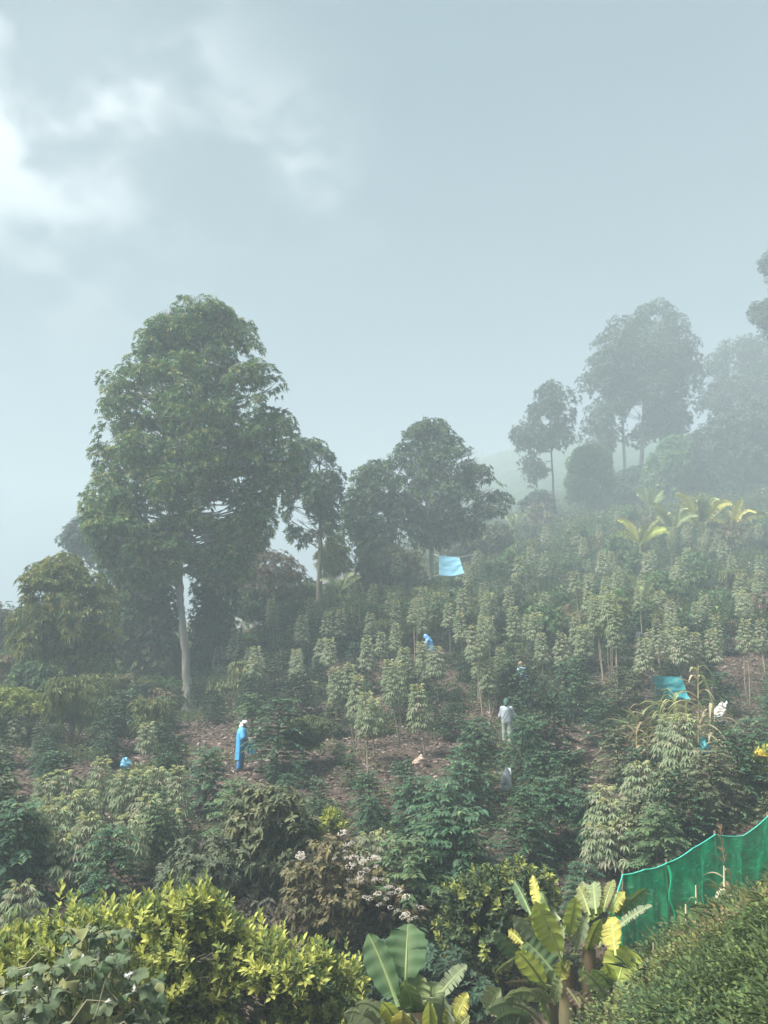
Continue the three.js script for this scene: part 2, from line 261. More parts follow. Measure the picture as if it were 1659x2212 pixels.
// trees round it and along the ridge
const wood = (name, label, seed, d, radius, trunk, crowns, leaf, more) => plant({ name, label, category: 'tree', seed, d, radius, trunk, crowns, leaf, ...more });
wood('ridge_tree', 'dark open-crowned tree just behind the tall tree on its uphill side', 2, 50, 0.2, [[690, 1300], [692, 1150], [690, 1000]], { poly: [[650, 945], [690, 950], [715, 985], [738, 1030], [735, 1070], [725, 1110], [735, 1140], [700, 1175], [660, 1180], [625, 1170], [615, 1100], [610, 1000]], size: 24 }, L([...T.dark, ...T.mid], 0.26, 0.36, 8, 7, { gap: 0.36, reach: 1.05, gapScale: 0.9 }));
wood('ridge_tree', 'small dark tree leaning against the big rounded tree at mid ridge', 3, 54, 0.18, [[800, 1280], [802, 1180], [806, 1050]], { poly: [[820, 985], [850, 1000], [880, 1040], [880, 1150], [850, 1200], [800, 1210], [755, 1190], [725, 1130], [745, 1070], [770, 1020]], size: 24 }, L([...T.dark, ...T.mid], 0.26, 0.36, 6.5, 7, { gap: 0.42, reach: 1.05, gapScale: 0.9 }));
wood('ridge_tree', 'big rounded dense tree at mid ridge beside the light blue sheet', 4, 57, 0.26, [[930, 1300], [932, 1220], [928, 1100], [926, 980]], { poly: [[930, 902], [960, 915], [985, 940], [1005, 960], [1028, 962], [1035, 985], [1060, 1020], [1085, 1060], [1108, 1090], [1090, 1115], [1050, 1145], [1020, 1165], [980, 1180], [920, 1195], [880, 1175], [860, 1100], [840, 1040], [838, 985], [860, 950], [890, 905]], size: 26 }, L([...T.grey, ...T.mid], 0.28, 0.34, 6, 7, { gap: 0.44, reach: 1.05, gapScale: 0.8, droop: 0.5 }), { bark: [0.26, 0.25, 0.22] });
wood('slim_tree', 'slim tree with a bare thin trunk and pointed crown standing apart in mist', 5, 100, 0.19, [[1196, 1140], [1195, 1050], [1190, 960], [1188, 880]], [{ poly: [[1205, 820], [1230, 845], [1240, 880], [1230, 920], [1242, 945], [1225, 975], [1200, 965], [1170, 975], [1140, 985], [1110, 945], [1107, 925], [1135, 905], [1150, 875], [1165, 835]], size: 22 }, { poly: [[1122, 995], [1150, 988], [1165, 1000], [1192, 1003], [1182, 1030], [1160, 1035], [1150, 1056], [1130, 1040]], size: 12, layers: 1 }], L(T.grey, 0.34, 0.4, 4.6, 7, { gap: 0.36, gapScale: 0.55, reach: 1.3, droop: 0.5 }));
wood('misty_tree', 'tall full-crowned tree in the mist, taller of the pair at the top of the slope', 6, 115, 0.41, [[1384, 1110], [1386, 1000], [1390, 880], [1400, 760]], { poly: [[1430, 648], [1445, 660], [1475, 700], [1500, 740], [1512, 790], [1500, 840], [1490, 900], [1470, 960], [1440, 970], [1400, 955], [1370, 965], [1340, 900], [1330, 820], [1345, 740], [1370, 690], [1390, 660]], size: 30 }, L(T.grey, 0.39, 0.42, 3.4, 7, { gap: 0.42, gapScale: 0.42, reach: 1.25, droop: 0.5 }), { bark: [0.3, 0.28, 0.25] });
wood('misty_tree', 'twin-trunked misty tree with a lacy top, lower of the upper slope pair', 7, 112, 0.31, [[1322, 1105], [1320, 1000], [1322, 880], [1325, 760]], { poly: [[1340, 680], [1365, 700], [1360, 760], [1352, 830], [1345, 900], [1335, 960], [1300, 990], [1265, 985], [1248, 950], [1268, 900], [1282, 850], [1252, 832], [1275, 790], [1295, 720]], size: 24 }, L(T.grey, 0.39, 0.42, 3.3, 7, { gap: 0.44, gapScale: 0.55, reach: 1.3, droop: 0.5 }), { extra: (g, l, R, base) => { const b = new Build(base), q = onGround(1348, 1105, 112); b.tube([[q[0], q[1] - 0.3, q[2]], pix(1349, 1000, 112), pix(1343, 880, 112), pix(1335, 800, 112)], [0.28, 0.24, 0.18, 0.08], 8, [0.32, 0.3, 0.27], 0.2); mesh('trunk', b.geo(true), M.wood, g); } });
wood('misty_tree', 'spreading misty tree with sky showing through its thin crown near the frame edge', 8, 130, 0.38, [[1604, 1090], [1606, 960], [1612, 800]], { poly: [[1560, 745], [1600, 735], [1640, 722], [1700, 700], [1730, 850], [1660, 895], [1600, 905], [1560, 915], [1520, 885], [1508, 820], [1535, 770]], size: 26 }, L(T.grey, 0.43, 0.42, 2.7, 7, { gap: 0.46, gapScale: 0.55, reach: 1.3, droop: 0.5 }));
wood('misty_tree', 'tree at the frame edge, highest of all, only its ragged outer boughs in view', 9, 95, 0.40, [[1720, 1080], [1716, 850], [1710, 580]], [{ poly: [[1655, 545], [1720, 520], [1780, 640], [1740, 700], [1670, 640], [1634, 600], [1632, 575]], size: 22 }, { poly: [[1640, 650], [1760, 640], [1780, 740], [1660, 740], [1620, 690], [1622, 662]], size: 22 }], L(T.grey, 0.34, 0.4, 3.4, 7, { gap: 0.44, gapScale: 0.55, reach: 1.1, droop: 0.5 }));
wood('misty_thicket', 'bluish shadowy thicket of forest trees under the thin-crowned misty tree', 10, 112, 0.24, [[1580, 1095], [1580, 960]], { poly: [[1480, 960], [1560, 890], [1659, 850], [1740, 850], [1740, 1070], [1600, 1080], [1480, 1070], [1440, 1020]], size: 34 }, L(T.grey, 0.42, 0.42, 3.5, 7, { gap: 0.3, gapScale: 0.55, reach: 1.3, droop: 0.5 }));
wood('misty_shrub', 'fresh green leafy tree at the foot of the pair of tall misty trees', 11, 104, 0.14, [[1270, 1110], [1272, 1020]], { poly: [[1225, 1010], [1260, 960], [1310, 970], [1322, 1050], [1290, 1090], [1230, 1085]], size: 22 }, L(T.fresh, 0.37, 0.36, 5.4, 7, { gap: 0.2 }));
wood('misty_shrub', 'fresh green leafy tree between the tall misty trees and the bluish thicket', 12, 107, 0.15, [[1440, 1095], [1442, 1000]], { poly: [[1395, 1010], [1450, 935], [1495, 955], [1490, 1050], [1450, 1080], [1390, 1075]], size: 24 }, L(T.fresh, 0.37, 0.36, 5.4, 7, { gap: 0.2 }));
wood('misty_shrub', 'dark low tree hiding the feet of the tall misty trunks', 13, 111, 0.15, [[1370, 1105], [1370, 1060]], { poly: [[1310, 1040], [1370, 1010], [1430, 1030], [1440, 1090], [1380, 1105], [1310, 1095]], size: 24 }, L(T.dark, 0.40, 0.36, 5.2, 7, { gap: 0.2 }));
wood('round_shrub', 'dark round-headed shrub at the foot of the slim misty tree', 14, 94, 0.12, [[1158, 1150], [1158, 1090]], { poly: [[1158, 1058], [1190, 1070], [1198, 1105], [1170, 1130], [1135, 1125], [1122, 1090]], size: 20 }, L(T.grey, 0.32, 0.36, 7.7, 7, { gap: 0.15 }));
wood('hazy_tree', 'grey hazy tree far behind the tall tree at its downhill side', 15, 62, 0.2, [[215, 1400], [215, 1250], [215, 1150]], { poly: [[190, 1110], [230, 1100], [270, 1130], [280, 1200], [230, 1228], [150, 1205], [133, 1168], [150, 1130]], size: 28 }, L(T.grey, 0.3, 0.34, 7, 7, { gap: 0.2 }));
wood('weeping_tree', 'yellowish olive tree with drooping foliage downhill of the tall tree', 16, 36, 0.15, [[158, 1560], [152, 1470], [148, 1380], [150, 1300]], { poly: [[140, 1200], [175, 1215], [215, 1240], [240, 1290], [250, 1350], [240, 1440], [200, 1475], [150, 1400], [110, 1440], [50, 1430], [22, 1370], [55, 1310], [55, 1250], [90, 1215]], size: 32 }, L([...T.olive, ...T.olive, ...T.mid], 0.24, 0.24, 10, 8, { droop: 0.75, flush: 0.45, young: [0.27, 0.27, 0.085] }));
wood('dark_tree', 'dark small-leaved tree crowding the pale trunk on its uphill side', 17, 43, 0.12, [[455, 1545], [455, 1400], [458, 1280]], { poly: [[425, 1200], [490, 1225], [505, 1350], [495, 1480], [475, 1545], [430, 1540], [420, 1400], [420, 1290]], size: 28 }, L(T.dark, 0.2, 0.36, 11, 8, { gap: 0.2 }));
wood('dark_tree', 'dull green tree crowding the pale trunk on its downhill side', 18, 44, 0.12, [[310, 1530], [312, 1400], [312, 1300]], { poly: [[240, 1240], [330, 1220], [380, 1240], [384, 1350], [380, 1490], [340, 1530], [260, 1520], [230, 1350]], size: 30 }, L([...T.dark, ...T.mid, ...T.rusty.slice(0, 1)], 0.22, 0.34, 10, 8, { gap: 0.2 }));
wood('rusty_tree', 'reddish brown leafed tree uphill of the tall tree', 19, 48, 0.13, [[580, 1410], [580, 1330], [580, 1260]], { poly: [[560, 1185], [620, 1200], [662, 1240], [658, 1300], [600, 1325], [520, 1320], [490, 1270], [510, 1215]], size: 26 }, L([...T.rusty, [0.17, 0.14, 0.1]], 0.2, 0.32, 10, 7, { gap: 0.25 }));
wood('dark_tree', 'low dark green tree below the reddish brown tree', 20, 47, 0.12, [[590, 1415], [590, 1350], [588, 1310]], { poly: [[500, 1280], [570, 1275], [650, 1290], [672, 1340], [620, 1352], [560, 1335], [500, 1340]], size: 22 }, L([...T.dark, ...T.mid], 0.22, 0.34, 10, 7, { gap: 0.2 }));
wood('yellow_shrub', 'yellowish conical shrub between the reddish tree and the mid ridge trees', 21, 52, 0.08, [[720, 1290], [720, 1220]], { poly: [[720, 1150], [748, 1180], [756, 1235], [700, 1250], [686, 1200]], size: 20 }, L(T.yellow, 0.24, 0.28, 10, 7, { droop: 0.7, gap: 0.1 }));
wood('dark_tree', 'dark undergrowth tree in the gap under the small dark ridge tree', 22, 53, 0.1, [[840, 1290], [840, 1220]], { poly: [[770, 1190], [850, 1180], [910, 1200], [905, 1260], [840, 1270], [770, 1260]], size: 26 }, L([...T.mid, ...T.rusty], 0.24, 0.34, 8, 7, { gap: 0.2 }));
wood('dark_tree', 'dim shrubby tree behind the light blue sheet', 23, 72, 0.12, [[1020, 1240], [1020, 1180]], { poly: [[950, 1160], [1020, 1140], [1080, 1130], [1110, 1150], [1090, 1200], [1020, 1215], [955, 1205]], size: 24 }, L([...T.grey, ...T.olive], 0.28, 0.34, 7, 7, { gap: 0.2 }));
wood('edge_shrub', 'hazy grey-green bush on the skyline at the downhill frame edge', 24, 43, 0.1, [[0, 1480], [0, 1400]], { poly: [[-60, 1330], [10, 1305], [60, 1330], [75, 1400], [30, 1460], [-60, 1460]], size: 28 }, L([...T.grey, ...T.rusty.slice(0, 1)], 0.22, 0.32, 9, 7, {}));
wood('edge_shrub', 'bright yellow-green flat-topped bush at the downhill frame edge', 25, 30, 0.07, [[20, 1590], [20, 1540]], { poly: [[-60, 1500], [50, 1490], [108, 1512], [95, 1548], [-60, 1565]], size: 22 }, L(T.yellow, 0.16, 0.34, 18, 8, { gap: 0.1 }));
wood('weeping_shrub', 'pale olive weeping shrub below the yellowish olive tree', 26, 33, 0.07, [[200, 1580], [200, 1510]], { poly: [[150, 1470], [230, 1452], [252, 1540], [230, 1575], [150, 1565], [135, 1510]], size: 26 }, L(T.olive, 0.2, 0.26, 13, 8, { droop: 0.8, gap: 0.15 }));
wood('dark_shrub', 'dark leafy shrub under the yellowish olive tree', 27, 34, 0.07, [[80, 1580], [80, 1510]], { poly: [[40, 1430], [120, 1440], [150, 1500], [120, 1560], [40, 1550], [10, 1490]], size: 26 }, L([...T.dark, ...T.mid], 0.18, 0.36, 14, 8, { gap: 0.15 }));
wood('pigeon_pea_shrub', 'light sage spreading shrub with thin stems beside the picker in blue', 28, 25.3, 0.035, [[655, 1655], [654, 1620], [652, 1590]], { poly: [[610, 1585], [640, 1552], [680, 1548], [712, 1565], [700, 1600], [650, 1622], [615, 1612]], size: 17 }, L([[0.16, 0.19, 0.08], [0.13, 0.17, 0.075]], 0.1, 0.3, 55, 8, { gap: 0.15, droop: 0.5 }));

// ---------------------------------------------------------------- coffee bushes
const coffeeKinds = [];
for (let k = 0; k < 7; k++) {
  const R = rngOf(300 + k), h = 1.15 + 0.45 * R(), stem = new Build(), fol = new Build(), tones = k === 2 ? [[0.09, 0.105, 0.05], [0.11, 0.115, 0.06], [0.07, 0.09, 0.045]] : k % 3 === 2 ? [[0.05, 0.1, 0.045], [0.07, 0.12, 0.05], [0.09, 0.13, 0.055]] : [[0.028, 0.072, 0.038], [0.036, 0.085, 0.042], [0.045, 0.095, 0.045]];
  stem.tube([[0, -0.25, 0], [0.02, h * 0.5, 0.01], [0.05 * (R() - 0.5), h * 0.97, 0.03]], [0.03, 0.022, 0.006], 5, [0.14, 0.12, 0.1]);
  for (let y = 0.14; y < h; y += 0.085) {
    const n = 5 + Math.floor(R() * 2.5), a0 = R() * 7, f = y / h;
    for (let j = 0; j < n; j++) {
      const a = a0 + j * 2 * Math.PI / n + R() * 0.7, reach = (0.78 - 0.5 * f * f) * (0.65 + 0.5 * R()) * (f < 0.25 ? 0.6 + f * 1.6 : 1), o = [Math.cos(a), 0, Math.sin(a)], s = [-o[2], 0, o[0]], rise = 0.2 + 0.5 * f, sag = 0.28 + 0.3 * R();
      const at = (t) => [o[0] * reach * t, y + rise * reach * t - sag * reach * t * t, o[2] * reach * t];
      stem.tube([at(0), at(0.5), at(1)], [0.007, 0.005, 0.002], 3, [0.15, 0.13, 0.1]);
      for (let t = 0.22 + 0.1 * R(); t < 1.02; t += 0.056 / reach) for (const q of [-1, 1]) {
        const d = nrm([o[0] * 0.6 + s[0] * q * (1.1 - 0.5 * t), 0.12 + 0.35 * (R() - 0.5), o[2] * 0.6 + s[2] * q * (1.1 - 0.5 * t)]);
        const tip = t > 0.9 && R() < 0.5, L0 = (tip ? 0.09 : 0.122) * (0.75 + 0.5 * R());
        fol.leaf(at(t), d, nrm([0.3 * (R() - 0.5), 1, 0.3 * (R() - 0.5)]), L0, L0 * 0.46, 0.15 + 0.45 * R(), jit(tip ? [0.1, 0.15, 0.055] : pick(tones, R), R, 0.25), true);
      }
    }
  }
  coffeeKinds.push([stem.geo(), fol.geo()]);
}
const coffees = [];
function coffee(p, scale, turn, kind, stretch = 1) {
  const g = new THREE.Group(), [a, b] = coffeeKinds[kind]; g.name = numbered('coffee_bush');
  mesh('stem', a, M.wood, g); mesh('foliage', b, M.gloss, g, 'stuff');
  g.position.set(...p); g.rotation.set(0.24 * (hash3(Math.round(p[0] * 50), 1, 2) - 0.5), turn, 0.3 * (hash3(3, Math.round(p[2] * 50), 5) - 0.5)); g.scale.set(scale * (0.88 + 0.3 * hash3(Math.round(p[0] * 30), 4, 4)), scale * stretch, scale); g.userData = { label: '', category: 'coffee bush', group: 'coffee bushes on the slope' }; scene.add(g);
  coffees.push([g, proj(p[0], p[1] + 0.8 * scale, p[2]), scale * stretch]); return g;
}

// ---------------------------------------------------------------- mixed shrubs, cloned like the coffee
const shrubKinds = [['olive shrub', [...T.olive, [0.2, 0.21, 0.09]]], ['rusty brown shrub', [...T.rusty, T.olive[0]]], ['fresh green shrub', [...T.fresh, ...T.mid]], ['grey-green shrub', [[0.14, 0.18, 0.12], [0.17, 0.2, 0.13], [0.11, 0.15, 0.1]]], ['dull green shrub', T.mid]].map(([look, tones], k) => {
  const R = rngOf(400 + k), st = new Build(), fo = new Build(), lobes = [];
  for (let j = 0; j < 11; j++) { const a = R() * 7, r = 0.36 * Math.sqrt(R()), c = [Math.cos(a) * r, 0.34 + 0.5 * R(), Math.sin(a) * r], q = 0.16 + 0.13 * R(); lobes.push({ c, r: [q, q * 0.8, q] }); st.tube([[0, -0.2, 0], [c[0] * 0.4, c[1] * 0.5, c[2] * 0.4], c], [0.02, 0.014, 0.005], 4, [0.2, 0.17, 0.13]); }
  crownLeaves(lobes, { tones, len: 0.095, wid: k === 3 ? 0.24 : 0.38, twigs: 62, leaves: 7, droop: k === 0 || k === 3 ? 0.8 : 0.4, gap: 0.3, gapScale: 4, reach: 1.2 }, R, (...e) => fo.leaf(e[0], e[1], e[2], e[3], e[4], e[5], e[6], false));
  return [look, st.geo(), fo.geo()];
});
const shrubs = [];
function shrub(p, size, kind, turn, tall = 1) { const [look, a, b] = shrubKinds[kind], g = new THREE.Group(); g.name = numbered('shrub'); mesh('stems', a, M.wood, g, 'stuff'); mesh('foliage', b, M.leaf, g, 'stuff'); g.position.set(...p); g.rotation.y = turn; g.scale.set(size, size * tall, size); g.userData = { label: '', category: 'shrub', group: 'mixed shrubs on the slope' }; scene.add(g); shrubs.push([g, proj(p[0], p[1] + size * 0.5, p[2]), look]); }

// ---------------------------------------------------------------- cassava
const cassavaLeaves = [];
for (let k = 0; k < 6; k++) {
  const R = rngOf(500 + k), b = new Build(), c = [[0.29, 0.34, 0.2], [0.26, 0.32, 0.18], [0.23, 0.295, 0.165], [0.34, 0.345, 0.23], [0.36, 0.4, 0.19], [0.4, 0.41, 0.18]][k], n = 6, e = [0.215, 0.06, 0];
  b.tube([[0, 0, 0], [0.115, 0.05, 0], e], [0.004, 0.003, 0.0025], 3, [0.2, 0.17, 0.09]);
  for (let j = 0; j <= n; j++) { const a = (j / n - 0.5) * 3.9 + 0.15 * (R() - 0.5), L0 = 0.14 * (1 - 0.3 * Math.abs(j / n - 0.5) * 2) * (0.9 + 0.2 * R()); b.leaf(e, nrm([Math.cos(a), -0.35 - 0.25 * R(), Math.sin(a)]), [0, 1, 0], L0, 0.046, 0.5, jit(c, R, 0.1), false); }
  cassavaLeaves.push(b.geo());
}
const cassavas = [];
const lm4 = new THREE.Matrix4(), q4 = new THREE.Quaternion(), e4 = new THREE.Euler();
function cassava(ut, vt, ub, vb, o = {}) {
  const p = o.at ?? cast(ub, vb); if (!p) return;
  const R = rngOf(Math.round(ut * 31 + vt * 7)), d = -p[2], top0 = pix(ut, vt, d), h = Math.max(1.1, top0[1] - p[1]) , lean = [top0[0] - p[0], h, (R() - 0.5) * 0.35];
  const g = new THREE.Group(); g.name = numbered('cassava_plant'); g.position.set(...p); scene.add(g);
  const crownH = Math.min(h * (0.44 + 0.16 * R()), (o.crown ?? 1.25) * (0.85 + 0.3 * R())), y0 = h - crownH - 0.1, wide = (o.wide ?? 1.05) * (0.9 + 0.35 * R()), pale = o.pale ?? R() * 0.5;
  const at = (t) => [lean[0] * t + 0.12 * Math.sin(t * 3 + ut) * t * (1 - t), -0.2 + (h - 0.02) * t + 0.2 * t, lean[2] * t + 0.08 * Math.sin(t * 4 + vt) * t * (1 - t)];
  const st = new Build(), bark = jit([0.27, 0.22, 0.16], R, 0.2); st.tube([0, 0.2, 0.4, 0.6, 0.8, 1].map(at), [0.024, 0.021, 0.018, 0.015, 0.011, 0.005], 6, bark, 0.25);
  if (o.fork ?? R() < 0.45) { const q = [0.25 * (R() - 0.5) * 2, 0, 0.2 * (R() - 0.5)]; st.tube([at(0.02), add(at(0.35), q), add(at(0.75), mul(q, 0.8))], [0.02, 0.016, 0.008], 5, bark, 0.25); }
  mesh('stem', st.geo(true), M.wood, g);
  const n = Math.round((o.n ?? 116) * Math.min(1.3, crownH / 1.3)), merged = [], solo = d < 28;
  for (let k = 0; k < n; k++) {
    const f = k / n, y = y0 + crownH * f, t = Math.min(1, y / h), b = at(t), az = k * 2.4 + R() * 0.6, s = (0.85 + 0.35 * R()) * wide * (1.08 - 0.5 * f * f) * (f < 0.1 ? 0.75 : 1);
    const kind = f > 0.86 ? 4 + (k % 2) : (R() < pale ? 3 : k % 3);
    e4.set(0, az, 0.75 * f * f - 0.3 + 0.3 * R(), 'YXZ'); q4.setFromEuler(e4); lm4.compose(new THREE.Vector3(b[0] , b[1] , b[2]), q4, new THREE.Vector3(s * 1.08, s * 0.95, s * 1.08));
    if (solo) { const m = mesh('leaf', cassavaLeaves[kind], M.soft, g); m.matrix.copy(lm4); m.matrix.decompose(m.position, m.quaternion, m.scale); } else merged.push(cassavaLeaves[kind].clone().applyMatrix4(lm4));
  }
  if (!solo) mesh('foliage', mergeGeometries(merged), M.soft, g, 'stuff');
  g.userData = { label: '', category: 'cassava', group: 'cassava plants between the coffee' };
  cassavas.push([g, [ut, (vt * 2 + vb) / 3], h, Math.abs(ut - ub) > 14]);
}
for (const c of [
  // downhill cluster by the frame edge
  [322, 1557, 326, 1670], [220, 1632, 224, 1795], [140, 1657, 142, 1785], [102, 1677, 106, 1795], [71, 1726, 107, 1932], [113, 1714, 118, 1860], [145, 1710, 150, 1870], [116, 1738, 127, 1928], [182, 1703, 184, 1855], [200, 1750, 184, 1936], [131, 1792, 160, 1943],
  [272, 1662, 276, 1835], [304, 1660, 308, 1838], [338, 1652, 340, 1815], [382, 1647, 390, 1842], [324, 1714, 316, 1867], [278, 1758, 286, 1925], [369, 1776, 372, 1853], [48, 1950, 52, 2045], [40, 1545, 44, 1605], [8, 1752, 12, 1840],
  // middle of the slope
  [792, 1377, 797, 1505], [757, 1431, 735, 1569], [772, 1454, 768, 1622], [722, 1438, 730, 1568], [790, 1491, 796, 1673], [806, 1508, 806, 1642], [838, 1421, 863, 1607], [856, 1428, 866, 1570], [899, 1476, 918, 1633], [873, 1397, 876, 1505], [908, 1385, 945, 1512], [940, 1394, 948, 1520], [823, 1362, 826, 1445], [670, 1468, 672, 1548],
  // upper middle
  [712, 1256, 720, 1372], [700, 1290, 704, 1390], [854, 1194, 858, 1292], [854, 1292, 858, 1402], [941, 1278, 944, 1392], [912, 1310, 914, 1404], [992, 1320, 1003, 1472], [1056, 1278, 1058, 1385], [1046, 1300, 1050, 1412], [1112, 1238, 1114, 1335], [1108, 1307, 1120, 1452], [1156, 1321, 1152, 1452], [1169, 1363, 1172, 1482], [1022, 1349, 1045, 1550], [1052, 1410, 1060, 1552], [908, 1161, 916, 1278], [1081, 1395, 1083, 1468],
  // uphill side
  [1246, 1327, 1248, 1440], [1256, 1350, 1262, 1458], [1283, 1286, 1304, 1482], [1316, 1283, 1322, 1496], [1328, 1306, 1334, 1500], [1423, 1275, 1432, 1360], [1519, 1284, 1520, 1365], [1403, 1358, 1404, 1445], [1436, 1360, 1438, 1455], [1470, 1353, 1474, 1500], [1503, 1362, 1506, 1490], [1540, 1356, 1542, 1495], [1615, 1334, 1620, 1543], [1600, 1240, 1602, 1345], [1640, 1232, 1640, 1340], [1260, 1160, 1262, 1250], [1320, 1190, 1322, 1280], [1335, 1103, 1336, 1180], [1640, 1130, 1642, 1215], [1480, 1135, 1500, 1235], [1530, 1140, 1508, 1235], [1555, 1155, 1512, 1235], [1450, 1150, 1452, 1235],
  [585, 1292, 588, 1402], [640, 1400, 642, 1482], [695, 1378, 698, 1470], [560, 1420, 562, 1500],
  // below the sugar cane
  [1440, 1540, 1455, 1700], [1475, 1540, 1462, 1750], [1386, 1643, 1390, 1808], [1370, 1690, 1388, 1806], [1443, 1672, 1400, 1808], [1434, 1734, 1392, 1806], [1300, 1692, 1300, 1850], [1318, 1720, 1306, 1870], [1283, 1772, 1303, 1896], [1344, 1789, 1307, 1896], [831, 1815, 832, 1912], [800, 1822, 806, 1915],
]) {
  const [ut, vt, ub, vb] = c, near = vb > 1690 && ut > 1250; cassava(ut, vt, ub, vb, near ? { wide: 1.15, crown: 1.5, n: 120 } : {});
}
{
  const R = rngOf(88); let k = 0;                       // pale clumps higher up in the mist
  const fill = (want, u0, u1, v0, v1, tall, apart, o) => { for (let n = 0, m = 0; n < 900 && m < want; n++) { const u = u0 + R() * (u1 - u0), v = v0 + R() * (v1 - v0), p = cast(u, v); if (!p || -p[2] > 62) continue; if (cassavas.some(([g]) => Math.hypot(g.position.x - p[0], g.position.z - p[2]) < apart)) continue; if (Math.abs(u - 975) < 50 && v > 1240 && v < 1300) continue; if ([[932, 1385], [1100, 1550], [1450, 1490], [1131, 1470]].some(([a, b]) => Math.abs(u - a) < 34 && v > b && v < b + 190)) continue; const t = tall * (0.8 + 0.4 * R()), q = proj(p[0], p[1] + t, p[2]); cassava(q[0] + 12 * (R() - 0.5), q[1], u, v, o); m++; } };
  fill(46, 690, 1655, 1330, 1520, 2.7, 1.25, { crown: 1.1, n: 84, wide: 0.95 }); fill(13, 470, 730, 1370, 1530, 2.5, 1.5, { crown: 1.1, n: 84 });
  for (let n = 0; n < 400 && k < 26; n++) { const u = 960 + R() * 690, v = 1195 + R() * 150, p = cast(u, v); if (!p || -p[2] < 46 || -p[2] > 88) continue; if (cassavas.some(([g]) => Math.hypot(g.position.x - p[0], g.position.z - p[2]) < 2.6)) continue; const t = 2.3 + R(), q = proj(p[0], p[1] + t, p[2]); cassava(q[0] + 6 * (R() - 0.5), q[1], u, v, { wide: 1.25, n: 70 }); k++; }
}
const thin = [[20, 1760], [120, 1680], [420, 1640], [440, 2000], [20, 2000]];
const bare = [[[430, 1590], [520, 1560], [720, 1600], [960, 1580], [1000, 1680], [900, 1780], [760, 1800], [650, 1750], [480, 1750], [390, 1700]], [[1230, 1690], [1330, 1660], [1400, 1690], [1340, 1800], [1240, 1820]], [[1560, 1430], [1650, 1420], [1659, 1600], [1570, 1600]], [[960, 1560], [1060, 1530], [1080, 1600], [980, 1640]], [[960, 1800], [1080, 1790], [1110, 1850], [1000, 1880]]];
const inPoly = (poly, x, y) => { let k = false; for (let i = 0, j = poly.length - 1; i < poly.length; j = i++) { const [a, b] = poly[i], [c, e] = poly[j]; if (b > y !== e > y && x < (c - a) * (y - b) / (e - b) + a) k = !k; } return k; };
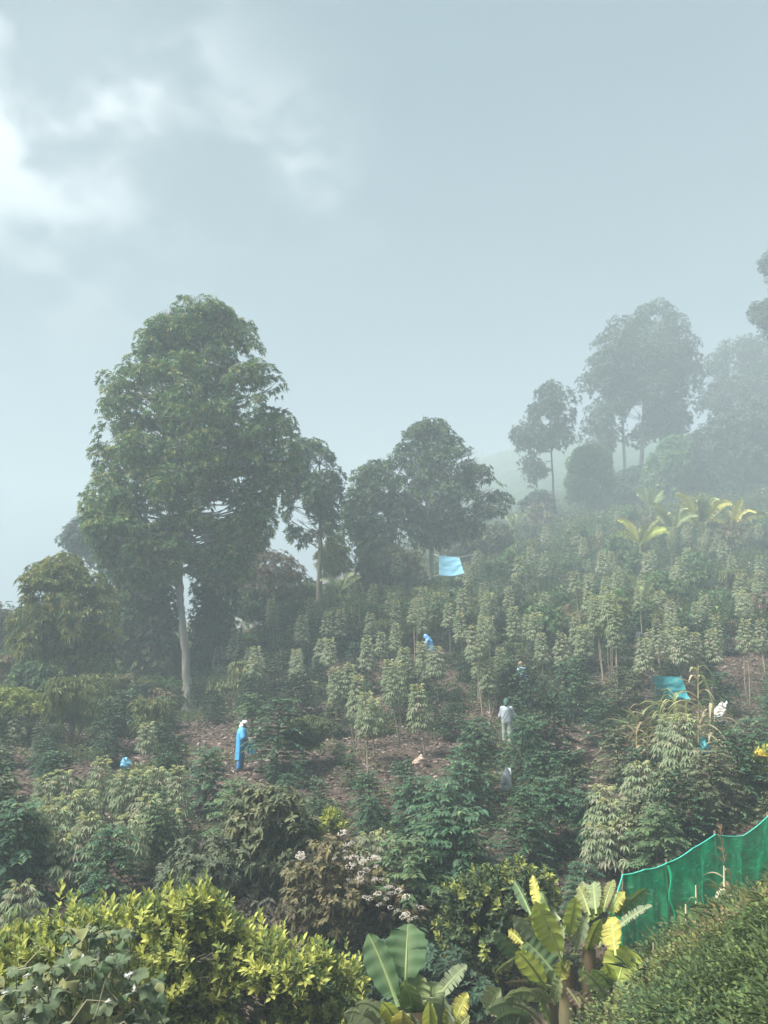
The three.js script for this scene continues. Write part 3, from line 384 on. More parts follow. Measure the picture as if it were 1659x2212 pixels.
{
  const R = rngOf(77), taken = [];
  const clear = [[1092, 1712, 24], [906, 1655, 24], [1519, 1640, 22], [1554, 1562, 20], [1571, 1548, 16], [519, 1666, 16], [272, 1662, 14], [1450, 1512, 42], [931, 1438, 14], [975, 1245, 34], [1100, 1598, 8]];
  for (const v of [1515, 1560, 1605]) clear.push([408, v, 16]);
  const hides = (u, v, s) => { const q = cast(u, v), P = q ? F / -q[2] : 60; return clear.some(([a, b, w]) => Math.abs(a - u) < w + 0.62 * P * s && v > b - 4 && v < b + 1.2 * P * s); };
  const put = (u, v, s = 1, st = 1) => { const p = cast(u, v); if (!p || hides(u, v, s)) return; taken.push([...p, s]); coffee(p, s, R() * 7, Math.floor(R() * 7), st); };
  // bushes one can point at
  for (const a of [[596, 1672, 1.4], [448, 1622, 1], [455, 1665, 0.75], [640, 1560, 1.2], [545, 1600, 1.1], [760, 1700, 0.6], [880, 1740, 0.8], [620, 1730, 0.5], [730, 1650, 0.45], [985, 1600, 0.8], [510, 1715, 0.7, 1.25], [590, 1690, 0.42], [655, 1700, 0.45], [545, 1545, 1.1], [860, 1672, 0.85], [690, 1775, 0.6, 1.2], [800, 1780, 0.8, 1.1], [1150, 1600, 1.1, 1.15], [1205, 1650, 1, 1.3], [1060, 1630, 1], [950, 1690, 1.1, 1.2], [1010, 1730, 1.1, 1.2], [1120, 1715, 0.9], [1180, 1745, 1], [1000, 1770, 1], [1090, 1790, 1.05], [1190, 1840, 1.1], [950, 1870, 1.05, 1.1], [900, 1800, 0.95], [1130, 1890, 1.05], [1250, 1770, 1], [1240, 1560, 1.2, 1.2], [1300, 1610, 1], [1110, 1480, 1.2], [1340, 1690, 0.9], [1540, 1720, 1.1], [1480, 1830, 1.1], [1540, 1780, 1], [1610, 1755, 1.1], [1420, 1900, 0.9], [1390, 1870, 0.9], [1270, 1840, 0.8], [345, 1600, 1], [270, 1590, 1.1], [1640, 1690, 1], [1520, 1545, 0.9], [1010, 2060, 1.2, 1.2], [930, 1960, 1.1], [20, 1960, 1.2], [10, 1900, 0.9], [-10, 1880, 1.2], [1160, 1650, 0.8], [640, 1880, 0.9], [980, 1950, 1.1], [880, 2060, 1.2], [540, 1460, 1], [602, 1490, 1.1], [660, 1515, 0.9], [520, 1520, 1], [715, 1425, 1], [622, 1440, 1], [745, 1408, 1], [478, 1510, 1], [572, 1412, 1.1], [670, 1455, 0.9], [765, 1455, 0.9], [500, 1460, 1], [1072, 1650, 0.72], [1120, 1648, 0.72], [1045, 1640, 0.9], [1150, 1640, 0.9], [1122, 1532, 1.15, 1.1], [1146, 1536, 1.05], [1100, 1536, 1]]) put(...a);
  for (let n = 0; n < 9000 && coffees.length < 298; n++) {
    const u = -60 + R() * 1790, v = 1130 + Math.pow(R(), 0.8) * 900, p = cast(u, v);
    if (!p || -p[2] > 64 || -p[2] < 13.6) continue;
    if (-p[2] > 40 && (u < 480 || R() < 0.3)) continue;
    if (bare.some((b) => inPoly(b, u, v))) continue;
    if (hides(u, v, 0.8)) continue;
    if (inPoly(thin, u, v) && R() < 0.93) continue;
    if (u > 1300 && v > 1860) continue;
    if (u > 340 && u < 930 && v > 1880) continue;
    const s = 0.6 + 0.4 * R(), gap = -p[2] > 40 ? 2 : 1.6;
    if (taken.some((q) => Math.hypot(q[0] - p[0], q[2] - p[2]) < gap * (0.5 + 0.5 * q[3]))) continue;
    if (Math.hypot(p[0] + 4.55, p[2] + 24.6) < 1.3) continue;
    taken.push([...p, s]); coffee(p, s, R() * 7, Math.floor(R() * 7), 0.9 + 0.35 * R());
  }
}

{
  const R = rngOf(99); let k = 0;
  for (let n = 0; n < 3000 && k < 92; n++) {
    const left = R() < 0.38, u = left ? -40 + R() * 560 : 640 + R() * 1010, v = left ? 1440 + R() * 190 : 1105 + R() * 300, p = cast(u, v); if (!p) continue;
    const d = -p[2]; if (d < 27 || d > 130 || (d > 66 && p[0] < 4)) continue;
    if (Math.abs(u - 975) < 60 && v > 1240 && v < 1330) continue; if (Math.abs(u - 519) < 70 && v > 1560) continue; if (Math.abs(u - 408) < 75 && v > 1505) continue;
    const size = (1.1 + 1.1 * R()) * (1 + Math.max(0, d - 45) * 0.012);
    if (shrubs.some(([g]) => Math.hypot(g.position.x - p[0], g.position.z - p[2]) < size * 0.9)) continue;
    shrub(p, size, Math.floor(R() * 5), R() * 7, 0.75 + 0.6 * R()); k++;
  }
}

// ---------------------------------------------------------------- ground litter and low growth
const LIT = [[0.15, 0.11, 0.085], [0.2, 0.15, 0.125], [0.11, 0.08, 0.06], [0.25, 0.2, 0.17], [0.14, 0.105, 0.075], [0.08, 0.06, 0.045]];
function scatter(name, label, category, geometry, material, n, place, R, tint) {
  const im = new THREE.InstancedMesh(geometry, material, n), m = new THREE.Matrix4(), c = new THREE.Color(); im.name = name; im.castShadow = im.receiveShadow = true; im.userData = { kind: 'stuff', label, category };
  let k = 0; for (let t = 0; t < n * 4 && k < n; t++) { if (!place(m, R)) continue; im.setMatrixAt(k, m); if (tint) { c.setRGB(...tint(R)); im.setColorAt(k, c); } k++; } im.count = k; scene.add(im); return im;
}
const v3 = new THREE.Vector3(), s3 = new THREE.Vector3(), white = [1, 1, 1];
{
  const b = new Build(); b.leaf([0, 0, 0], [1, 0.05, 0], [0, 1, 0], 1, 0.5, 0.1, white, false); const litter = b.geo();
  scatter('leaf_litter', 'brown dead leaves lying over the bare slope', 'leaf litter', litter, new THREE.MeshStandardMaterial({ vertexColors: true, roughness: 0.9, side: THREE.DoubleSide }), 42000, (m, R) => {
    const x = -19 + R() * 40, z = -13 - R() * 29; if (Math.abs(x / z) > 0.56) return false;
    const y = groundAt(x, z) + 0.015 + 0.05 * R(), s = 0.09 + 0.12 * R(); e4.set((R() - 0.5) * 1.3, R() * 7, (R() - 0.5) * 1.3 , 'YXZ'); m.compose(v3.set(x, y, z), q4.setFromEuler(e4), s3.set(s, s, s)); return true;
  }, rngOf(41), (R) => jit(pick(LIT, R), R, 0.25));
  // weeds: small tufts of soft leaves
  const tuft = (seed, n, len0, wid, tone, up) => { const R = rngOf(seed), t = new Build(); for (let k = 0; k < n; k++) { const a = R() * 7, r = 0.35 * Math.sqrt(R()), e = up * R(); t.leaf([Math.cos(a) * r, e * 0.5, Math.sin(a) * r], nrm([Math.cos(a + R() - 0.5), 0.25 + R(), Math.sin(a + R() - 0.5)]), UPV, len0 * (0.6 + 0.7 * R()), len0 * wid, 0.35, jit(tone, R, 0.25), false); } return t.geo(); };
  const weeds = [tuft(1, 34, 0.2, 0.3, white, 0.5), tuft(2, 60, 0.34, 0.32, white, 1.1)];
  scatter('low_weeds', 'soft green weeds sprouting through the dead leaves', 'weeds', weeds[0], M.leaf, 2600, (m, R) => {
    const x = -20 + R() * 42, z = -13 - R() * 30; if (Math.abs(x / z) > 0.58) return false;
    const q = proj(x, groundAt(x, z), z); if (bare.some((p) => inPoly(p, q[0], q[1])) && R() < 0.8) return false; if (vnoise(x * 0.5, 8, z * 0.5) < 0.42) return false;
    const s = 0.5 + 0.7 * R(); m.compose(v3.set(x, groundAt(x, z), z), q4.setFromEuler(e4.set(0, R() * 7, 0)), s3.set(s, s, s)); return true;
  }, rngOf(42), (R) => jit(pick([...T.mid, ...T.olive], R), R, 0.2));
  scatter('slope_undergrowth', 'mixed sage green undergrowth covering the misty upper slope', 'undergrowth', weeds[1], M.leaf, 9000, (m, R) => {
    const z = -40 - Math.pow(R(), 1.3) * 120, x = z * -(R() * 1.24 - 0.62); if (z < -64 && x < 3) return false;
    const s = (0.7 + 0.9 * R()) * (1 + Math.max(0, -z - 50) * 0.012); m.compose(v3.set(x, groundAt(x, z) - 0.05, z), q4.setFromEuler(e4.set(0, R() * 7, 0)), s3.set(s, s * (0.7 + 0.8 * R()), s)); return true;
  }, rngOf(43), (R) => jit(pick([...T.mid, ...T.olive, ...T.olive, ...T.fresh, T.rusty[1], [0.2, 0.23, 0.13]], R), R, 0.25));
  scatter('far_hill_grass', 'pale green grass on the bare hill fading into the fog', 'grass', weeds[1], M.leaf, 5000, (m, R) => {
    const z = -170 - R() * 140, x = 8 + R() * 110; if (x / -z > 0.75) return false;
    const s = 1.6 + 1.6 * R(); m.compose(v3.set(x, groundAt(x, z) - 0.1, z), q4.setFromEuler(e4.set(0, R() * 7, 0)), s3.set(s * 1.6, s * 0.6, s * 1.6)); return true;
  }, rngOf(44), (R) => jit(pick(T.fresh, R), R, 0.2));
  // the creeper-covered bank below the net
  const creeps = [tuft(3, 46, 0.05, 0.7, white, 0.4), tuft(4, 34, 0.075, 0.55, white, 0.5), tuft(5, 26, 0.2, 0.09, white, 0.7)];
  const bankTones = [[0.085, 0.135, 0.04], [0.12, 0.17, 0.045], [0.065, 0.11, 0.04], [0.16, 0.19, 0.055], [0.18, 0.15, 0.07]];
  [['bank_creeper', 'small-leaved green creeper matted over the bank below the green net', 16000, 0], ['bank_creeper', 'coarser leafy weeds growing through the creeper bank', 1500, 1], ['bank_grass', 'thin grass blades sticking out of the creeper bank', 350, 2]].forEach(([name, label, n, kind]) => { let patch = 0; scatter(numbered(name), label, 'creeper', creeps[kind], M.leaf, n, (m, R) => {
    const z = -5.5 - R() * 9.5, x = 2.4 + R() * 7, q = proj(x, groundAt(x, z), z);
    if (q[0] < 1270 || q[0] > 1760) return false; const edge = 1350 + (q[1] - 2010) * 0.34 + 40 * (fbm(x, 5, z, 2) - 0.5); if (q[0] < edge && R() < 0.9) return false; if (-z > 11.6 + (q[0] - 1340) / 330 * 1.5) return false;
    const lump = fbm(x * 1.6, 2, z * 1.6, 3); if (vnoise(x * 2.2, 9, z * 2.2) < 0.3) return false; patch = vnoise(x * 0.9 + 4, 1, z * 0.9) + 0.5 * (vnoise(x * 3.3, 6, z * 3.3) - 0.5);
    const h = 0.6 * Math.max(0, lump - 0.34), s = 0.6 + 0.6 * R(); m.compose(v3.set(x, groundAt(x, z) + h * (0.3 + 0.9 * R()), z), q4.setFromEuler(e4.set((R() - 0.5) * 1.1, R() * 7, (R() - 0.5) * 1.1)), s3.set(s, s, s)); return true;
  }, rngOf(45 + kind), (R) => jit(bankTones[Math.min(4, Math.max(0, Math.floor(patch * 5 + (R() - 0.5) * 1.4)))], R, 0.3)); });
}

// ---------------------------------------------------------------- foreground shrubs
const citrus = { tones: [[0.17, 0.23, 0.06], [0.22, 0.28, 0.07], [0.13, 0.19, 0.055], [0.27, 0.32, 0.075]], young: [0.46, 0.48, 0.1], flush: 0.74, spires: 0.1, reach: 1.02, len: 0.088, wid: 0.46, twigs: 40, leaves: 11, shoot: 0.15, droop: 0.05, lift: 0.55, gap: 0.34, gapScale: 2.0 };
const fg = (name, label, seed, d, trunk, crowns, leaf, more) => plant({ name, label, category: 'shrub', seed, d, radius: 0.05, trunk, crowns, leaf, limbSize: 0.35, ...more });
fg('bright_shrub', 'bright yellow-green leafy shrub partly overgrown by the broad-leaved vine', 61, 8.7, [[120, 2500], [120, 2250], [120, 2120]], { poly: [[-60, 2065], [60, 2030], [105, 1992], [160, 1992], [225, 2005], [262, 2060], [300, 2150], [330, 2300], [-60, 2300]], size: 38, layers: 2 }, citrus, { mat: M.soft, parts: 280 });
fg('bright_shrub', 'bright yellow-green leafy shrub with the tallest upright shoots, middle of three', 62, 10, [[380, 2480], [380, 2200], [390, 2050]], { poly: [[235, 2010], [300, 1950], [365, 1978], [420, 1928], [462, 1950], [492, 2005], [535, 2065], [525, 2150], [490, 2300], [270, 2300], [240, 2080]], size: 34, layers: 2 }, citrus, { mat: M.soft, parts: 280 });
fg('bright_shrub', 'bright yellow-green leafy shrub sloping down beside the dark-leaved banana', 63, 10, [[620, 2480], [620, 2250], [620, 2120]], { poly: [[500, 2080], [560, 2040], [630, 2025], [680, 2062], [722, 2098], [765, 2120], [778, 2200], [750, 2300], [480, 2300], [490, 2120]], size: 34, layers: 2 }, { ...citrus, flush: 0.7 }, { mat: M.soft, parts: 280 });
fg('bright_shrub', 'small yellow-green shrub beside the coffee at the uphill frame edge', 64, 19.4, [[1650, 1765], [1650, 1700]], { poly: [[1605, 1660], [1640, 1628], [1720, 1630], [1720, 1740], [1625, 1728], [1600, 1695]], size: 24 }, { ...citrus, twigs: 30, len: 0.11 }, { mat: M.soft });
fg('orange_shrub', 'round dense dark shrub with a yellow-green top behind the banana clump', 65, 12.8, [[1080, 2180], [1080, 2080], [1082, 2000]], { poly: [[985, 1920], [1050, 1895], [1125, 1872], [1180, 1895], [1195, 1960], [1180, 2060], [1100, 2110], [1000, 2100], [955, 2010], [970, 1940]], size: 40 }, { tones: [[0.045, 0.08, 0.035], [0.06, 0.1, 0.035], [0.08, 0.12, 0.04]], young: [0.26, 0.29, 0.06], flush: 0.42, len: 0.09, wid: 0.5, twigs: 34, leaves: 8, shoot: 0.1, droop: 0.1, lift: 0.4, gap: 0.22, gapScale: 2.2 }, { parts: 150 });
fg('broadleaf_shrub', 'olive shrub with large drooping oval leaves in the centre foreground', 66, 16, [[590, 2080], [590, 1960], [588, 1850]], { poly: [[560, 1705], [620, 1715], [668, 1760], [695, 1830], [700, 1900], [660, 1960], [540, 1965], [468, 1905], [478, 1800], [508, 1735]], size: 36 }, L([[0.12, 0.14, 0.065], [0.14, 0.15, 0.07], [0.085, 0.115, 0.055], [0.16, 0.165, 0.075]], 0.145, 0.44, 20, 7, { droop: 0.65, gap: 0.26, gapScale: 1.5, fine: true }), { parts: 200 });
fg('broadleaf_shrub', 'grey-green spreading shrub downhill of the large-leaved olive shrub', 67, 15.2, [[420, 2100], [420, 1980], [418, 1900]], { poly: [[340, 1890], [400, 1815], [450, 1800], [490, 1830], [500, 1920], [450, 1975], [360, 1965], [325, 1930]], size: 32 }, L([[0.1, 0.125, 0.07], [0.12, 0.14, 0.075], [0.075, 0.105, 0.055]], 0.11, 0.4, 26, 7, { droop: 0.5, gap: 0.24, gapScale: 1.5, fine: true }), { parts: 120 });
fg('dark_tangle', 'dark stemmy tangle of shrubs under the flowering shrub', 68, 14.6, [[720, 2150], [720, 2050]], { poly: [[480, 1960], [600, 1950], [760, 1960], [900, 2000], [920, 2080], [780, 2110], [560, 2080], [470, 2010]], size: 40 }, L([[0.075, 0.075, 0.045], [0.1, 0.09, 0.055], [0.06, 0.07, 0.04], [0.13, 0.1, 0.06]], 0.13, 0.42, 14, 6, { droop: 0.6, gap: 0.34, gapScale: 1.5, fine: true }), { limbs: 0.9, bark: [0.22, 0.19, 0.15] });
fg('flowering_shrub', 'olive-brown shrub covered with clusters of small white flowers', 69, 14, [[790, 2150], [785, 2050], [780, 1940]], { poly: [[650, 1840], [720, 1800], [765, 1835], [812, 1855], [852, 1900], [905, 1930], [925, 1985], [870, 2015], [780, 2025], [655, 2005], [620, 1950], [625, 1880]], size: 34 }, L([[0.16, 0.14, 0.06], [0.19, 0.16, 0.065], [0.11, 0.11, 0.05], [0.13, 0.1, 0.055]], 0.1, 0.48, 27, 6, { droop: 0.5, gap: 0.26, gapScale: 1.6, fine: true }), { parts: 120, extra: (g, lobes, R, base) => {
  const head = (seed) => { const r = rngOf(seed), b = new Build(); for (let k = 0; k < 26; k++) { const q = unit(r), p = [q[0] * 0.075, Math.abs(q[1]) * 0.045, q[2] * 0.075]; for (let j = 0; j < 3; j++) b.leaf(p, nrm(add(q, mul(unit(r), 0.9))), UPV, 0.03, 0.022, 0.1, jit([0.72, 0.66, 0.6], r, 0.15), false); } return b.geo(); };
  const heads = [head(1), head(2), head(3)];
  for (const [u, v] of [[742, 1808], [752, 1822], [772, 1848], [790, 1856], [800, 1864], [788, 1872], [762, 1868], [776, 1884], [804, 1878], [812, 1858], [748, 1852], [735, 1848], [820, 1896], [834, 1908], [806, 1906], [846, 1918], [856, 1924], [838, 1934], [812, 1926], [868, 1936], [884, 1974], [896, 1980], [874, 1976], [826, 1958], [850, 1970], [640, 1850], [655, 1848], [716, 1846], [900, 1962], [790, 1936], [760, 1906], [780, 1900]]) for (let k = 0; k < 2; k++) {
    if (k && R() < 0.5) continue;
    const s = 0.45 + 0.4 * R(), m = mesh('flower_head', pick(heads, R), M.soft, g), p = pix(u + 22 * (R() - 0.5), v + 20 * (R() - 0.5), 12.95 + 0.4 * R()); m.position.set(...sub(p, base)); m.rotation.set((R() - 0.3) * 0.8, R() * 7, (R() - 0.5) * 0.6); m.scale.setScalar(s);
  }
} });
fg('dark_tangle', 'low dark leafy undergrowth in the shade behind the dark-leaved banana', 70, 12.4, [[900, 2330], [900, 2200]], { poly: [[770, 2060], [900, 2040], [1010, 2080], [1060, 2160], [1060, 2290], [770, 2290]], size: 44 }, L(T.dark, 0.12, 0.42, 16, 7, { gap: 0.24, gapScale: 1.6, fine: true }));
fg('lime_seedling', 'single lime-green leafy shoot rising by the large-leaved olive shrub', 71, 16.2, [[716, 1850], [716, 1800]], { poly: [[700, 1772], [720, 1758], [734, 1778], [728, 1805], [702, 1800]], size: 12 }, { ...citrus, twigs: 60 }, { mat: M.soft, limbs: 0 });

// broad-leaved vine sprawling over the first shrub
{
  const base = onGround(150, 2500, 8.2), g = thing('broadleaf_vine', 'sprawling vine with broad grey-green heart-shaped leaves and tiny white flowers', 'vine', base), R = rngOf(91);
  const shapes = [0, 1, 2, 3, 4].map((k) => { const b = new Build(), n = 22, c = [[0.115, 0.155, 0.075], [0.14, 0.175, 0.09], [0.09, 0.135, 0.065], [0.075, 0.125, 0.05], [0.2, 0.21, 0.08]][k], mid = b.v([0, 0.03, 0.02], c), ring = []; for (let j = 0; j <= n; j++) { const a = (j / n) * 2 * Math.PI, r = 0.4 * (1 + 0.3 * Math.cos(a)) + 0.16 * Math.cos(2.5 * a) ** 2 * (Math.abs(a - Math.PI) < 0.25 ? 0.45 : 1); ring.push(b.v([Math.cos(a) * r + 0.12, -(0.3 + 0.25 * k) * r * r * (1 + 0.7 * Math.sin(3 * a + k)) + 0.04 * Math.sin(9 * a + k), Math.sin(a) * r], c)); } for (let j = 0; j < n; j++) b.t(mid, ring[j + 1], ring[j]); return b.geo(true); });
  const stem = new Build(base), spots = [];
  for (let k = 0; k < 295; k++) {
    const low = R() < 0.72, u = low ? -20 + R() * 370 : 130 + R() * 150, v = low ? 2075 + R() * 190 + Math.abs(u - 150) * 0.18 : 2000 + R() * 90, p = pix(u, v, 8.15 - 0.9 * R() + (v < 2060 ? 0.25 : 0)); spots.push(p);
    const m = mesh('leaf', pick(shapes, R), M.leaf, g), s = (0.07 + 0.1 * R()) * (low ? 1 : 0.8); m.position.set(...sub(p, base)); m.rotation.set(0.25 + (R() - 0.5) * 1.1, R() * 7, (R() - 0.5) * 0.9, 'XYZ'); m.scale.setScalar(s);
    const down = add(p, [(R() - 0.5) * 0.3, -0.2 - 0.2 * R(), -0.15]); stem.tube([p, mixv(p, down, 0.5), down], [0.005, 0.005, 0.006], 4, [0.16, 0.19, 0.09]);
  }
  for (let k = 0; k < 16; k++) { const a = pick(spots, R), b = add(a, [(R() - 0.5) * 1.2, -0.3 * R(), (R() - 0.5) * 0.4]); stem.tube([a, add(mixv(a, b, 0.4), [0, 0.12, 0]), mixv(a, b, 0.75), b], [0.006, 0.006, 0.006, 0.005], 4, [0.24, 0.22, 0.13]); }
  mesh('stems', stem.geo(), M.wood, g, 'stuff');
  const fb = new Build(); for (let j = 0; j < 7; j++) { const q = unit(R); fb.leaf([0, 0, 0], q, UPV, 0.034, 0.024, 0.2, [0.75, 0.75, 0.68], false); } const fg0 = fb.geo();
  for (let k = 0; k < 34; k++) { const p = add(pick(spots, R), [(R() - 0.5) * 0.3, 0.05, 0.08]), m = mesh('flower', fg0, M.soft, g); m.position.set(...sub(p, base)); m.rotation.set(R() * 3, R() * 7, 0); m.scale.setScalar(0.7 + 0.6 * R()); }
}

// ---------------------------------------------------------------- bananas
const BC = { bright: [0.42, 0.48, 0.08], yellow: [0.54, 0.5, 0.1], green: [0.16, 0.25, 0.06], dark: [0.075, 0.15, 0.055], pale: [0.27, 0.33, 0.14], grey: [0.25, 0.3, 0.17], olive: [0.24, 0.26, 0.08], brown: [0.17, 0.11, 0.07] };
// one blade: a ribbed, rippled, torn sheet on either side of an arching midrib
function bananaBlade(a, b, width, faceTo, o = {}) {
  const R = rngOf(o.seed ?? 1), bd = new Build(a), c = BC[o.c ?? 'green'], n = o.rows ?? 22, L0 = len(sub(b, a)), sag = o.sag ?? 0.12, torn = o.torn ?? 0.15, edgeTone = o.edge ?? 0.3;
  const mid = add(mixv(a, b, 0.5), [0, L0 * sag, 0]), at = (t) => add(add(mul(a, (1 - t) * (1 - t)), mul(mid, 2 * t * (1 - t))), mul(b, t * t));
  const roll = o.roll ?? 0, fold = o.fold ?? 0.35, stalk = o.stalk ?? 0.12;
  const tang = (t) => nrm(sub(at(Math.min(1, t + 0.03)), at(Math.max(0, t - 0.03)))), shape = (t) => Math.pow(Math.sin(Math.PI * Math.min(1, 0.06 + 0.9 * t)), 0.6) * (t > 0.82 ? Math.sqrt(Math.max(0, (1 - t) / 0.18)) * 0.86 + 0.14 : 1);
  for (const q of [-1, 1]) {
    let prev = null;
    for (let k = 0; k <= n; k++) {
      const t = stalk + (1 - stalk) * k / n, p = at(t), d = tang(t), v = nrm(sub(faceTo, p));
      let s = nrm(cross(d, v)); const m0 = cross(s, d); s = add(mul(s, Math.cos(roll)), mul(m0, Math.sin(roll))); const m = cross(s, d);
      const w = width * 0.5 * shape((k + 0.5) / (n + 1)) * (0.96 + 0.08 * R()), rip = width * (0.045 * Math.sin(k * 1.3 + q + (o.seed ?? 0)) + 0.02 * (R() - 0.5)), curl = o.curl ?? 0;
      const out = nrm(add(mul(s, q * Math.cos(fold)), mul(m, Math.sin(fold)))), e = add(add(p, mul(out, w)), add(mul(m, rip - curl * w), [0, -0.12 * w, 0])), h = add(add(p, mul(out, w * 0.52)), mul(m, rip * 0.5));
      const dry = R() < edgeTone, ec = dry ? mixv(c, BC.brown, 0.35 + 0.4 * R()) : c, j = 0.9 + 0.2 * R();
      const cut = R() < torn;
      const row = [bd.v(p, mixv(c, BC.pale, 0.35)), bd.v(h, mul(c, j)), bd.v(e, mul(ec, j))];
      if (prev) {
        bd.t(prev[0], row[0], row[1]); bd.t(prev[0], row[1], prev[1]);
        bd.t(prev[1], row[1], row[2]); bd.t(prev[1], row[2], prev[2]);
      }
      if (cut && k < n) { const u = at(t + 0.035), h2 = add(h, mul(d, L0 * 0.012)), e2 = add(e, add(mul(d, L0 * (0.03 + 0.03 * R())), [0, -w * 0.25 * R(), 0])); prev = [row[0], bd.v(h2, mul(c, j)), bd.v(e2, mul(ec, j))]; } else prev = row;
    }
  }
  const rib = []; for (let k = 0; k <= 8; k++) rib.push(at(k / 8)); 
  return [bd, rib];
}
const eye = [0, EYE, 0];
function bananaLeaf(g, base, a, b, width, o) {
  const [bd, rib] = bananaBlade(a, b, width, o.face ?? eye, o), leaf = mesh('leaf', bd.geo(true), M.banana, g); leaf.position.set(...sub(a, base));
  if (o.c === 'brown') leaf.userData.label = 'dry brown hanging leaf';
  const rb = new Build(a); rb.tube(rib, rib.map((_, k) => 0.02 * (o.rib ?? 1) * (1 - k / 9.5)), 5, mixv(BC[o.c ?? 'green'], BC.pale, 0.6)); mesh('midrib', rb.geo(), M.wood, leaf);
}
// leaves are listed as: foot, tip (photo points), width, how far the tip comes forward, roll, tone
function bananaPlant(label, d, foot, list, S, stems, k0) {
  const base = onGround(foot[0], foot[1], d), g = thing('banana_plant', label, 'banana plant', base, 'banana plants'), k = d / F;
  for (const [pts, r] of stems) { const sb = new Build(base); sb.tube(pts.map(([u, v], i) => (i ? pix(u, v, d) : [pix(u, v, d)[0], groundAt(pix(u, v, d)[0], -d) - 0.2, -d])), pts.map((_, i) => r * (1 - 0.45 * i / pts.length)), 9, (i, a) => mixv([0.16, 0.15, 0.07], [0.2, 0.12, 0.07], hash3(i, a, k0)), 0.15); mesh('stem', sb.geo(true), M.wood, g); }
  list.forEach(([x0, y0, x1, y1, w, dz, roll, c, more], i) => { const A = S(x0, y0), B = S(x1, y1); bananaLeaf(g, base, pix(...A, d + (((i * 37) % 7) / 7 - 0.5) * 0.35), pix(...B, d - dz), w * 1.36 * S.k * k, { seed: k0 + i, roll, c, sag: 0.1, ...more }); });
  return g;
}
{
  const S = (x, y) => [1042.3 + x * 0.2645, 1865 + y * 0.2645]; S.k = 0.2645;
  bananaPlant('banana clump with sunlit yellow-green and tattered leaves in front of the green net', 10.9, [1215, 2330], [
    [470, 420, 408, 100, 66, -0.3, 0.5, 'yellow', { torn: 0.3 }], [400, 430, 252, 138, 74, -0.5, 0.7, 'dark'], [545, 400, 470, 240, 60, -0.5, 0.6, 'green'], [540, 700, 250, 425, 130, -0.1, 0.7, 'grey'], [640, 470, 540, 370, 80, -0.4, 0.8, 'grey'],
    [880, 430, 785, 185, 100, -0.5, 0.5, 'olive', { torn: 0.4 }], [900, 430, 818, 148, 78, -0.6, -0.5, 'grey', { torn: 0.4 }], [930, 420, 905, 158, 110, -0.5, 0.4, 'pale', { torn: 0.5 }], [990, 400, 1072, 135, 66, -0.3, 0.5, 'olive'],
    [1030, 440, 1162, 232, 80, 0, 0.5, 'yellow', { torn: 0.6, edge: 0.7 }], [1060, 460, 1338, 205, 92, 0.1, -0.6, 'green', { torn: 0.6, edge: 0.8 }], [1040, 590, 1383, 342, 76, 0.25, 0.9, 'grey', { torn: 0.4, edge: 0.6 }],
    [960, 700, 1010, 440, 90, -0.2, 0.6, 'olive', { torn: 0.4 }], [860, 480, 1005, 318, 86, -0.1, 0.5, 'bright', { sag: 0.25 }],
    [640, 790, 435, 310, 150, 0.35, 0.25, 'bright', { torn: 0.08, edge: 0.1 }], [700, 620, 762, 275, 100, 0.2, -0.3, 'bright', { edge: 0.2 }], [750, 730, 858, 428, 96, 0.25, 0.4, 'grey'], [850, 740, 965, 455, 92, 0.3, -0.35, 'bright', { edge: 0.5 }],
    [640, 840, 680, 430, 52, 0.1, 0.9, 'pale', { sag: 0.2 }], [590, 900, 355, 640, 240, -0.15, 0.1, 'dark', { torn: 0.05 }], [330, 820, 108, 560, 110, 0.1, 0.5, 'dark'], [330, 660, 212, 545, 70, 0, 0.4, 'yellow', { edge: 0.7, torn: 0.5 }], [300, 760, 100, 900, 50, 0.2, 0.6, 'olive', { torn: 0.5 }],
    [660, 980, 640, 800, 80, 0.3, 0.4, 'bright'], [560, 1080, 590, 880, 90, 0.2, 0.7, 'green'], [690, 1020, 800, 1180, 70, 0.3, 0.3, 'brown', { torn: 0.5, edge: 0.9 }], [560, 1010, 190, 975, 66, 0.2, 0.6, 'brown', { torn: 0.5 }], [900, 900, 1060, 740, 80, 0, 0.5, 'brown', { torn: 0.5 }], [760, 1050, 905, 1200, 80, 0.2, 0.4, 'brown', { torn: 0.6 }], [700, 800, 640, 950, 60, 0.3, 0.5, 'yellow', { torn: 0.5 }], [850, 800, 790, 960, 60, 0.2, 0.4, 'olive', { torn: 0.5 }],
  ], S, [[[[1225, 2330], [1226, 2180], [1222, 2080]], 0.13], [[[1275, 2330], [1270, 2200], [1272, 2050]], 0.12]], 700);
  bananaPlant('small banana plant with a bright yellow-green face leaf beside the creeper bank', 10.2, [1328, 2290], [
    [1090, 760, 1055, 440, 130, -0.2, 0.5, 'yellow', { torn: 0.25, edge: 0.4 }], [1100, 1010, 1195, 690, 230, -0.1, 0.15, 'bright', { torn: 0.12, edge: 0.35 }], [1060, 960, 1005, 820, 90, 0.1, 0.4, 'bright'], [1100, 1080, 1610, 785, 110, 0.35, 0.75, 'pale', { sag: 0.2, torn: 0.35, edge: 0.4 }],
    [1140, 1090, 1440, 955, 72, 0.4, 0.7, 'pale', { torn: 0.4, edge: 0.5 }], [1070, 1190, 785, 865, 84, 0.3, 0.75, 'pale', { sag: 0.2 }], [1085, 1030, 890, 865, 90, 0.2, 0.6, 'green'], [1090, 1110, 1180, 1010, 110, 0.3, 0.5, 'pale'], [1080, 1250, 800, 1225, 80, 0.5, 0.6, 'grey', { torn: 0.5, edge: 0.5 }], [1120, 1100, 1230, 1180, 70, 0.3, 0.5, 'brown', { torn: 0.6 }],
  ], S, [[[[1328, 2290], [1330, 2190], [1330, 2140]], 0.1]], 760);
